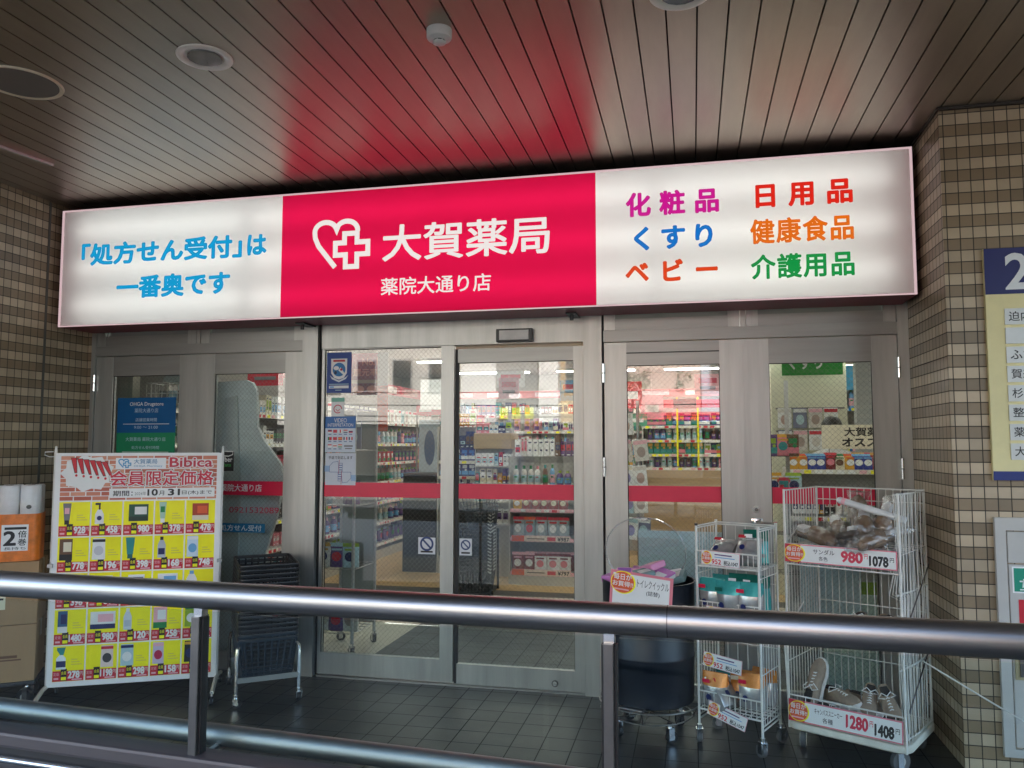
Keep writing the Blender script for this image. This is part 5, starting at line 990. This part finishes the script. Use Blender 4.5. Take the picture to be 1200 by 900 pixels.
# behind the fourth door
b = MB(); b.box(.78, 1.50, 8.42, 8.52, 0, 2.62, M('cream_partition', (.68, .66, .50), .6, var=.03)); tag(b.build('cream_partition'), 'cream partition wall under the green hanging sign', 'partition')
t = thing('hanging_sign', 'green hanging sign cut by the top of the fourth door, white writing', 'sign', (1.165, 8.30, 2.18)); b = MB(); b.box(-.285, .285, 0, .03, 0, .26, ink(14, 140, 40)); b.text('くすり', -.23, .10, .055, .215, -.0015, PAPER, .02); b.rect(-.1, .26, .215, .25, -.001, C_LIME); b.build('panel', t); b = MB(); [b.tube([(s * .2, .015, .26), (s * .2, .015, .475)], .003, STEEL, 5) for s in (-1, 1)]; b.build('hanger', t)
b = MB(); b.box(1.50, 1.63, 7.95, 8.08, 0, 2.655, M('grey_post_paint', (.42, .44, .43), .5)); tag(b.build('grey_post'), 'plain grey square post to the right of the cream partition', 'post')
bs = shelf_unit('blue_shelf', 'blue lit shelf at the far right behind the grey post', (1.95, 9.5, 0), 0, .66, .4, .2, (1.0, 1.45, 1.9), 2.4, strip=ink(30, 120, 190)); b = MB(); b.rect(-.33, .33, 2.1, 2.38, -.003, ink(60, 165, 215)); b.build('header', bs)
row('bottle', BOT, bs, -.33, .33, .08, 1.901, .09, 'bottle on the top board of the blue lit shelf', 'bottles on the blue lit shelf'); row('bottle', BOT, bs, -.33, .33, .08, 1.451, .09, 'bottle on the middle board of the blue lit shelf', 'bottles on the blue lit shelf, middle')
hr = thing('hook_rail', 'hook rail on the cream partition carrying white packs', 'hook rail', (1.12, 8.40, 1.85)); b = MB(); b.box(-.30, .35, -.012, .0, -.004, .012, STEEL_D); b.box(-.30, .35, -.012, .0, -.232, -.218, STEEL_D); b.build('bar', hr)
for z, lb in ((1.655, 'upper'), (1.435, 'lower')):
    for i in range(4): link(HNG[(i + (z < 1.6)) % 4], 'hanging_pack', loc=(.90 + i * .145, 8.36, z), label='white pack hanging on the %s rail of the cream partition' % lb, cat='hanging pack', group='packs on the %s rail of the cream partition' % lb)
cs = shelf_unit('candy_shelf', 'low shelf with a white edged top board full of snack pouches behind the fourth door', (1.25, 6.95, 0), 0, .95, .35, .2, (.55, .9, 1.285), 1.30)
row('snack_pouch', CAN, cs, -.47, .47, .06, 1.287, .072, 'snack pouch in the front row on the low shelf behind the fourth door', 'snack pouches in the front row', .25); row('snack_pouch', CAN, cs, -.47, .47, .14, 1.287, .085, 'snack pouch in the back row on the low shelf behind the fourth door', 'snack pouches in the back row', .2)
t = thing('recommendation_sign', 'cream sign above the snack pouches with bold black writing', 'sign', (1.355, 7.22, 1.30)); b = MB(); b.box(-.28, .28, 0, .006, .157, .36, C_CREAM); b.text('大賀薬局', -.10, .26, .262, .34, -.001, C_BLK, .03); b.text('オススメ', -.12, .26, .175, .25, -.001, C_BLK, .04); b.build('panel', t)
b = MB(); [b.cyl((s * .22, .012, .078), .006, .156, STEEL, n=8) for s in (-1, 1)]; b.build('stand', t)
t = thing('wire_spinner', 'grey upright wire stand with small goods at the left behind the fourth door', 'display stand', (.68, 6.6, 0)); b = MB(); b.box(.03, .06, -.01, .01, 0, 2.0, M('grey_upright', (.45, .44, .42), .5)); b.box(-.12, .12, -.12, .12, 0, .03, STEEL_D)
for z in (.5, .8, 1.1, 1.4): wire_deck(b, -.11, .11, -.11, .11, z, 5, 3, STEEL_D, .002)
b.build('frame', t)
for z in (1.1, 1.4):
    for i in range(3): link(rr.choice(BOX + POU), 'small_box', loc=(.61 + i * .075, 6.56, z + .005), label='small pack on the wire stand at the left behind the fourth door', cat='small box', group='packs on the grey wire stand')
# rolling rack, hanging boards and strip behind the fixed glass
t = thing('rolling_rack', 'grey metal rack on casters hung with packs just inside the fixed glass', 'rolling rack', (-2.52, 5.55, 0)); b = MB()
for sx in (-1, 1):
    for sy in (-1, 1): b.tube([(sx * .14, sy * .2, .08), (sx * .14, sy * .2, 1.75)], .012, M('grey_upright', (.45, .44, .42), .5), 8)
for z in (.15, .6, 1.05, 1.45, 1.74): wire_deck(b, -.14, .14, -.2, .2, z, 5, 5, STEEL, .0022)
b.box(-.145, .145, .203, .206, .15, 1.74, M('mesh_back', (.30, .32, .30), .6)); b.build('frame', t)
for sx in (-1, 1):
    for sy in (-1, 1): caster(t, sx * .14, sy * .2, .032, .085, BLACK, sx * .8)
for z in (.16, .61, 1.06, 1.46):
    for i in range(3): link(rr.choice(HNG + POU), 'hanging_pack', loc=(-2.62 + i * .10, 5.40, z + .004), rot=(0, 0, R(rr.uniform(-10, 10))), label='pack on the grey rolling rack inside the fixed glass', cat='hanging pack', group='packs on the rolling rack')
t = thing('hanging_board', 'dark red hanging board with gold writing behind the fixed glass', 'hanging board', (-2.67, 6.2, 2.26)); DR = ink(120, 40, 48); TT = ink(190, 120, 100)
b = MB(); b.flat([(-.13, -.22), (.13, -.22), (.13, .0), (-.10, .0), (-.125, -.06)], -.003, DR); b.box(-.13, .13, 0, .004, -.355, .0, DR); b.text('No.1', -.03, .11, -.105, -.045, -.004, TT, .02); b.text('還元率', -.11, .11, -.195, -.13, -.004, TT, .02); b.rect(-.13, .13, -.255, -.225, -.004, ink(150, 120, 100)); b.disc(-.06, -.305, .052, .033, -.004, TT, 18); b.disc(.065, -.305, .052, .033, -.004, TT, 18); b.build('panel', t)
b = MB(); [b.tube([(s * .1, .002, 0), (s * .1, .002, .395)], .0015, WHITE_P, 5) for s in (-1, 1)]; b.build('string', t)
t = thing('hanging_strip', 'narrow hanging strip, white above and orange below, behind the fixed glass', 'hanging strip', (-2.435, 6.0, 2.24)); b = MB(); b.box(-.045, .045, 0, .004, -.27, 0, PAPER); b.box(-.045, .045, 0, .004, -.64, -.2705, ink(240, 90, 60)); b.build('panel', t); b = MB(); b.tube([(0, .002, 0), (0, .002, .415)], .0015, WHITE_P, 5); b.build('string', t)
t = thing('hanging_poster', 'plain white hanging poster far behind the fixed glass', 'poster', (-3.035, 9.0, 2.265)); b = MB(); b.box(-.135, .135, 0, .004, -.36, 0, PAPER); b.build('panel', t); b = MB(); b.tube([(0, .002, 0), (0, .002, .39)], .0015, WHITE_P, 5); b.build('string', t)
b = MB(); b.box(-3.40, -3.05, 9.5, 9.51, 1.86, 1.98, ink(214, 70, 80)); b.rect(-3.36, -3.2, 1.90, 1.94, 9.4985, PAPER); b.box(-3.40, -3.38, 9.5, 9.52, 0, 1.86, STEEL); b.box(-3.07, -3.05, 9.5, 9.52, 0, 1.86, STEEL); b.box(-3.36, -3.09, 9.503, 9.508, .9, 1.8, ink(190, 205, 215)); b.disc(-3.22, 1.45, .07, .22, 9.5015, ink(70, 100, 140), 16); tag(b.build('promotion_stand'), 'white promotion stand with a red header behind the fixed glass', 'promotion stand')
# inner basket stack, black with pale handles
IX, IY = -2.17, 7.92
for i in range(18): link(bm3, 'shopping_basket', loc=(IX, IY, .03 + i * .033), rot=(0, 0, .1), label='black shopping basket in the stack inside, behind the sliding door', cat='shopping basket', group='nested shopping baskets inside the sliding door')
t = thing('basket_rack', 'black upright rack holding the inner basket stack behind the sliding door', 'basket rack', (IX, IY, 0), .1); b = MB(); b.box(-.18, .18, -.24, .24, .0, .025, BLACKP); b.tube([(.19, -.2, .0), (.19, -.2, .62)], .012, BLACKP, 8); b.tube([(.19, .2, .0), (.19, .2, .62)], .012, BLACKP, 8); b.build('frame', t)
bt = dup(COL.objects['shopping_basket'], (IX + .02, IY - .03, .74), (R(20), R(-10), .5), 'tilted black shopping basket on top of the inner stack', 'nested shopping baskets inside the sliding door')
# stub wall, wire crate at the near left
b = MB(); b.box(-5.0, -4.06, 5.12, 5.2, 0, 2.655, M('olive_partition', (.34, .32, .24), .7, var=.08)); tag(b.build('olive_partition'), 'olive grey partition just inside the leftmost door', 'partition')
t = thing('wire_crate', 'small wire crate with a pale dome on top, seen over the opening hours sign', 'wire crate', (-3.84, 5.35, 1.80)); b = MB(); wire_panel(b, (-.2, -.1), (.2, -.1), 0, .16, 9, hz=(.08,)); wire_panel(b, (-.2, .1), (.2, .1), 0, .16, 9); wire_panel(b, (-.2, -.1), (-.2, .1), 0, .16, 4); wire_deck(b, -.2, .2, -.1, .1, 0, 8, 3); b.box(-.2, -.19, -.1, -.09, -1.8, 0, STEEL_D); b.box(.19, .2, -.1, -.09, -1.8, 0, STEEL_D); b.build('crate', t)
b = MB(); b.lathe((.05, 0, .165), [(.15, 0), (.145, .03), (.11, .07), (.05, .09), (.001, .095)], ink(200, 215, 215), 20); b.build('dome', t); b = MB(); [b.cyl((-.12 + k * .08, 0, .055), .035, .1, c, n=14) for k, c in enumerate((C_GREY, C_LBLUE, C_BLK, C_GREY))]; b.build('jars', t)

# goods too far and too many to count: one mass of packs on the shelves along the back wall and in the second rows
b = MB(); q = random.Random(77)
GM_ = COLS + [C_BLK, C_GREY, PAPER, PAPER, PAPER, PAPER, C_CREAM, C_WARM, C_WARM, C_LBLUE, ink(60, 64, 70), ink(150, 150, 150)]
def mass(ax, a0, a1, other, z, hmin, hmax, face):
    x = a0; c = None
    while x < a1:
        if q.random() < .35 or c is None: c = q.choice(GM_); c2 = q.choice(COLS + [PAPER] * 5); c3 = q.choice([PAPER, C_BLK, C_GREY, C_NAVY, C_RED]); wd = q.uniform(.034, .085); hh = q.uniform(hmin, hmax); f1 = q.uniform(.2, .4); f2 = q.uniform(.5, .8)
        if q.random() < .05: x += q.uniform(.03, .09); continue
        w_ = wd * q.uniform(.95, 1.05); h = hh * q.uniform(.97, 1.02); d_ = .10; dy = q.uniform(-.012, .012); o_ = other + dy; e_ = w_ - .006
        R_ = ((.08, .92, f1, f2, .0008, c2), (.2, .8, f2 + .04, f2 + .12, .0008, c3), (.15, q.uniform(.5, .85), .06, .13, .0008, PAPER), (.3, .7, f1 + .06, f1 + .16, .0014, c3))
        if ax == 'x':
            b.box(x, x + e_, o_, o_ + d_, z, z + h, c)
            for a, k, g, i, dd, cc in R_: b.rect(x + e_ * a, x + e_ * k, z + h * g, z + h * i, o_ - dd, cc)
        else:
            b.box(o_ - d_, o_, x, x + e_, z, z + h, c)
            for a, k, g, i, dd, cc in R_: b.add([(o_ + dd, x + e_ * a, z + h * g), (o_ + dd, x + e_ * k, z + h * g), (o_ + dd, x + e_ * k, z + h * i), (o_ + dd, x + e_ * a, z + h * i)], [(0, 1, 2, 3)], cc)
        x += w_
for z in (.25, .55, .85, 1.15, 1.42, 1.69, 1.96): mass('x', -4.3, 3.1, 12.78, z + .001, .13, .23, -1)
for z in (.20, .47, .74, 1.0, 1.25, 1.50, 1.78): mass('y', 5.6, 12.2, -4.16, z + .001, .12, .21, 1)
for z in (.90, 1.15, 1.42, 1.68): mass('x', -2.6, .2, 11.58, z + .001, .12, .22, -1)
for z in (1.18, 1.36, 1.55, 1.74): mass('x', -.62, .85, 11.08, z + .001, .10, .16, -1)
for z in (.9, 1.13, 1.36): mass('y', 9.0, 11.2, -.72, z + .001, .12, .2, 1)
mass('x', -1.95, -1.25, 8.72, 1.362, .12, .24, -1); mass('x', -2.42, -2.02, 8.80, 1.622, .08, .16, -1)
for z in (.601, .851, 1.051, 1.251): mass('x', -2.42, -2.02, 8.77, z, .10, .17, -1)
for z in (1.45, 1.72): mass('x', -2.92, -2.48, 9.12, z, .10, .2, -1)
for z in (.57, .92): mass('x', .80, 1.70, 7.05, z, .1, .2, -1)
b.build('shelf_goods', kind='stuff', label='closely packed small goods filling the far shelves', cat='goods')
bw = shelf_unit('back_wall_shelf', 'shelf along the whole back wall of the shop, red header above', (-.6, 12.7, 0), 0, 7.4, .45, .2, (.25, .55, .85, 1.15, 1.42, 1.69, 1.96), 2.25, strip=C_LPNK)
b = MB(); b.box(-3.7, 3.7, -.02, .0, 2.24, 2.36, ink(205, 120, 120))
for k in range(9): b.rect(-3.5 + k * .8, -2.95 + k * .8, 2.265, 2.335, -.0215, PAPER if k % 2 else ink(235, 200, 205))
b.build('header', bw)
b = MB(); b.box(-3.4, 3.4, -.03, -.01, 2.16, 2.30, ink(190, 90, 92))
for k in range(8): b.rect(-3.3 + k * .84, -2.75 + k * .84, 2.185, 2.275, -.0315, ink(225, 205, 196) if k % 2 else ink(190, 130, 120)); b.disc(-2.6 + k * .84, 2.23, .045, .045, -.0315, ink(196, 40, 60), 14)
b.build('header', ws)
for i, (x, y, z1, w_, h_, c, lb) in enumerate(((-3.3, 7.4, 2.38, .30, .22, C_YEL, 'yellow card hanging over the aisle behind the fixed glass'), (-2.2, 9.6, 2.40, .36, .20, PAPER, 'white card hanging over the aisle at the left behind the sliding door'), (-1.5, 9.9, 2.30, .26, .26, C_SKY, 'sky blue card hanging behind the sliding door'), (-1.0, 8.6, 2.12, .30, .20, ink(90, 170, 140), 'green card hanging at the right behind the sliding door'), (-1.9, 8.2, 2.20, .22, .22, C_LPNK, 'pale pink card hanging in the middle behind the sliding door'), (.18, 9.6, 2.32, .30, .24, ink(235, 170, 175), 'pale pink card hanging at the right behind the third door'), (-3.6, 6.2, 2.20, .34, .20, C_RED, 'red card hanging near the top of the second door'))):
    t = thing('hanging_card', lb, 'hanging card', (x, y, z1)); e = MB(); e.box(-w_ / 2, w_ / 2, 0, .004, -h_, 0, c); e.rect(-w_ * .35, w_ * .35, -h_ * .45, -h_ * .2, -.001, C_RED if c is not C_RED else PAPER); e.rect(-w_ * .3, w_ * .3, -h_ * .75, -h_ * .6, -.001, C_GREY); e.build('card', t); e = MB(); e.tube([(0, .002, 0), (0, .002, 2.655 - z1)], .0015, WHITE_P, 5); e.build('string', t)
b = MB(); b.box(-3.36, -2.95, 8.95, 9.35, 0, 1.15, M('black_cabinet', (.015, .015, .016), .4, var=.2), .006); tag(b.build('black_cabinet'), 'plain black cabinet under the white hanging poster behind the fixed glass', 'cabinet')

# the shop assistant, only the hair shows above the sign
def person(loc, rz, label):
    t = thing('person', label, 'person', loc, rz)
    J = [((0, 0, .95), .13), ((0, 0, 1.12), .125), ((0, .0, 1.32), .14), ((0, 0, 1.44), .075), ((0, -.01, 1.52), .055),
         ((.10, 0, .88), .095), ((.10, -.01, .48), .062), ((.10, .01, .09), .045), ((.11, -.12, .04), .038), ((-.10, 0, .88), .095), ((-.10, -.01, .48), .062), ((-.10, .01, .09), .045), ((-.11, -.12, .04), .038),
         ((.19, 0, 1.39), .06), ((.25, .0, 1.12), .045), ((.17, -.20, 1.02), .034), ((.13, -.27, 1.02), .03), ((-.19, 0, 1.39), .06), ((-.25, 0, 1.12), .045), ((-.17, -.20, 1.02), .034), ((-.13, -.27, 1.02), .03)]
    E_ = [(0, 1), (1, 2), (2, 3), (3, 4), (0, 5), (5, 6), (6, 7), (7, 8), (0, 9), (9, 10), (10, 11), (11, 12), (2, 13), (13, 14), (14, 15), (15, 16), (2, 17), (17, 18), (18, 19), (19, 20)]
    for s, base in ((1, 16), (-1, 20)):
        bx_, by_, bz_ = J[base][0]
        for k in range(5):
            i0 = len(J); dx = (-.03 + .016 * k) * s if k < 4 else -.045 * s
            J.append(((bx_ + dx * .8, by_ - (.035 if k < 4 else .01), bz_ + .0), .010)); J.append(((bx_ + dx, by_ - (.075 + .006 * (k % 3) if k < 4 else .04), bz_ - .015), .008)); E_ += [(base, i0), (i0, i0 + 1)]
    me = bpy.data.meshes.new('body'); me.from_pydata([j[0] for j in J], E_, []); o = bpy.data.objects.new('body', me); COL.objects.link(o)
    sk = o.modifiers.new('skin', 'SKIN'); su = o.modifiers.new('sub', 'SUBSURF'); su.levels = 1; su.render_levels = 1
    for i, (_, r_) in enumerate(J): me.skin_vertices[0].data[i].radius = (r_, r_ * (.8 if i < 3 else 1))
    me.skin_vertices[0].data[0].use_root = True
    dg = bpy.context.evaluated_depsgraph_get(); m2 = bpy.data.meshes.new_from_object(o.evaluated_get(dg)); bpy.data.objects.remove(o)
    SKIN = M('skin', (.52, .33, .24), .5, var=.05); COAT = M('white_coat', (.62, .62, .62), .8, var=.05); PANT = M('dark_trousers', (.03, .03, .04), .8)
    bm = bmesh.new(); bm.from_mesh(m2); n0 = len(bm.verts)
    bmesh.ops.create_uvsphere(bm, u_segments=20, v_segments=14, radius=1)          # the head, on the neck
    bm.verts.ensure_lookup_table()
    for v in bm.verts[n0:]:
        x, y, z = v.co; k = 1 - .22 * max(0, -z); fy = y * .098 * k
        if y < 0: fy -= .022 * math.exp(-((x * 5) ** 2 + ((z + .1) * 5) ** 2)) + .008 * math.exp(-((x * 3) ** 2 + ((z + .55) * 7) ** 2)); fy += .010 * (math.exp(-(((x - .4) * 5) ** 2 + ((z - .08) * 6) ** 2)) + math.exp(-(((x + .4) * 5) ** 2 + ((z - .08) * 6) ** 2)))
        v.co = Vector((x * .076 * k, fy - .01, 1.615 + z * .118))
    bm.to_mesh(m2); bm.free(); m2.materials.clear()
    for m_ in (SKIN, COAT, PANT): m2.materials.append(m_)
    for p in m2.polygons:
        c = p.center; p.use_smooth = True; p.material_index = 2 if c.z < .86 and abs(c.y) < .3 and c.y > -.19 else (1 if .86 <= c.z < 1.475 and c.y > -.19 else 0)
    link(m2, 'body', t)
    b = MB(); bm = bmesh.new(); bmesh.ops.create_icosphere(bm, subdivisions=3, radius=1); q = random.Random(2)
    for v in bm.verts:
        x, y, z = v.co; k = 1 + q.uniform(-.03, .05); cut = z < .25 and y < .1
        v.co = Vector((x * .088 * k, y * .108 * k + .006, 1.640 + z * .112 * k)) if not cut else Vector((x * .07, y * .08 + .02, 1.64 + z * .09))
    b.bm(bm, M('black_hair', (.012, .010, .009), .4, var=.3, scale=40, bump=.4, bscale=200), True); b.build('hair', t)
    b = MB(); EY = ink(20, 16, 14)
    for s in (-1, 1): b.disc(s * .030, 1.622, .011, .006, -.104, PAPER, 12); b.disc(s * .030, 1.622, .005, .005, -.1045, EY, 10); b.box(s * .080 - .006, s * .080 + .006, -.012, .012, 1.59, 1.645, SKIN, .004)
    b.rect(-.022, .022, 1.556, 1.562, -.112, ink(150, 70, 66)); b.build('face_detail', t)
person((1.225, 7.62, 0), R(20), 'shop assistant behind the cream sign, only dark hair in view')

# ------------------------------------------------------------------ across the street, seen only as reflections in the glass
def building(label, x0, x1, y, h, wall_m, nx, nz, z0=3.2, win=None):
    t = thing('street_building', label, 'building', ((x0 + x1) / 2, y, 0)); w_ = (x1 - x0) / 2
    b = MB(); b.box(-w_, w_, -6, 0, 2.15, h, wall_m); b.build('wall', t)
    b = MB(); b.box(-w_ + .05, w_ - .05, -6, -.1, 0, 2.15, M('reflection_dark_base', (.05, .045, .04), .4, var=.5, scale=2)); b.build('dark_base', t)  # dark base added so the door glass mirrors little light low down
    if nx:
        for i in range(nx):
            for k in range(nz):
                cx = -w_ + 2 * w_ * (i + .5) / nx; z = z0 + k * (h - z0 - .6) / max(nz, 1); f = MB(); f.box(cx - w_ / nx * .55, cx + w_ / nx * .55, .0, .06, z, z + 1.1, M('window_frame_grey', (.3, .3, .3), .5)); f.box(cx - w_ / nx * .48, cx + w_ / nx * .48, .061, .07, z + .07, z + 1.03, win or M('dark_window', (.03, .04, .05), .08)); f.build('window', t)
    return t
WB = M('white_render', (.74, .73, .70), .8, var=.05); GB_ = M('grey_panel_wall', (.24, .245, .25), .7, var=.08); PB = M('pinkish_render', (.55, .42, .36), .8, var=.08); BB = M('blue_grey_render', (.42, .50, .58), .7, var=.06); OB = M('ochre_render', (.5, .36, .2), .8, var=.1)
building('pale building with an ochre top mirrored in the fixed glass', -15, -7.45, -15, 9, M('pale_render', (.5, .48, .44), .8), 6, 3)
building('slim white tower mirrored at the left of the sliding door', -7.40, -6.21, -15.2, 11, WB, 0, 0)
t = building('grey building with yellow green letters mirrored in the sliding door', -6.20, -4.76, -15.3, 12, GB_, 2, 4, 4.4); b = MB(); [b.box(-.62 + k * .42, -.34 + k * .42, .0, .05, 2.3, 2.66, ink(214, 220, 60)) for k in range(3)]; b.box(-.3, .1, .0, .04, 2.95, 3.1, PAPER); b.build('lettering', t)
building('tall white tower mirrored at the right of the sliding door', -4.75, -4.13, -15, 11, WB, 0, 0)
building('ochre building mirrored beside the white tower', -4.12, -2.0, -15.5, 8, OB, 3, 3)
building('pinkish building mirrored in the third door', -1.98, .25, -15, 9, PB, 3, 3, 4.2)
building('pale blue building mirrored at the right of the third door', .28, 5, -15.2, 9, BB, 4, 3)
t = thing('shop_awning', 'red awning on the pinkish building across the street', 'awning', (-.1, -14.9, 2.2)); b = MB(); b.prism([(-1.9, 0), (2.0, 0), (2.0, .22), (-1.9, .22)], 0, .9, RED); b.build('canopy', t)
t = thing('delivery_van', 'dark blue van parked across the street', 'van', (-5.7, -12.4, 0)); b = MB()
b.loft([[(-1.0, y, z) for y, z in ((-.8, .35), (.8, .35), (.8, 1.2), (.7, 1.95), (-.7, 1.95), (-.8, 1.2))], [(.75, y, z) for y, z in ((-.8, .35), (.8, .35), (.8, 1.2), (.7, 1.95), (-.7, 1.95), (-.8, 1.2))], [(1.15, y, z) for y, z in ((-.78, .35), (.78, .35), (.78, 1.1), (.7, 1.2), (-.7, 1.2), (-.78, 1.1))]], M('van_blue', (.03, .04, .07), .3, var=.03), smooth=False); b.build('body', t)
b = MB(); b.box(-.85, .55, .765, .79, 1.25, 1.7, M('dark_window', (.03, .04, .05), .08)); b.build('window', t)
for sx in (-.65, .7):
    for sy in (-.72, .72): b = MB(); b.cyl((sx, sy, .31), .31, .2, BLACK, 'y', 24); b.cyl((sx, sy, .31), .17, .22, STEEL, 'y', 16); b.build('wheel', t)
t = thing('street_tree', 'leafy street tree mirrored at the left of the third door', 'tree', (-1.45, -10.2, 0)); b = MB(); BK = M('bark', (.10, .075, .05), .9, var=.3)
b.lathe((0, 0, 0), [(.10, 0), (.075, .6), (.055, 1.5), (.03, 2.6)], BK, 10)
for k in range(6): a = k * 1.05; b.tube([(0, 0, 1.3 + k * .15), (.3 * math.cos(a), .3 * math.sin(a), 1.8 + k * .15), (.6 * math.cos(a), .6 * math.sin(a), 2.1 + k * .17)], .02, BK, 5)
b.build('trunk', t); b = MB(); LV_ = [M('leaf_green', (.06, .12, .03), .5), M('leaf_light', (.12, .19, .05), .5), M('leaf_dark', (.03, .07, .02), .5)]
cl = [(rr.gauss(0, .42), rr.gauss(0, .42), rr.uniform(1.55, 3.3), rr.uniform(.14, .3)) for _ in range(34)]
for cx, cy_, cz, cr in cl:
    m_ = rr.choice(LV_)
    for _ in range(45):
        v = Vector((rr.gauss(0, 1), rr.gauss(0, 1), rr.gauss(0, 1))).normalized() * cr * rr.uniform(.4, 1); u = Vector((rr.gauss(0, 1), rr.gauss(0, 1), rr.gauss(0, 1))).normalized() * .045; w_ = u.orthogonal().normalized() * .022; c0 = Vector((cx, cy_, cz)) + v
        b.quad(c0 - u, c0 + w_, c0 + u, c0 - w_, m_)
b.build('crown', t)
for k, (y, z) in enumerate(((-11.0, 3.1), (-11.0, 2.75), (-11.2, 2.45), (-11.4, 2.3))):
    b = MB(); b.tube([(-16 + i * 1.6, y, z - .25 * (1 - ((i - 10) / 10) ** 2)) for i in range(21)], .014, BLACK, 5); tag(b.build('power_line'), 'black overhead wire along the street, mirrored as a line in the doors', 'wire', 'overhead wires along the street')
for x in (-16.0, 16.0): b = MB(); b.cyl((x, -11.1, 2.5), .12, 5, CONC, n=14, r2=.09); tag(b.build('utility_pole'), 'concrete pole carrying the overhead wires, %s' % ('left in the reflection' if x < 0 else 'right in the reflection'), 'pole')
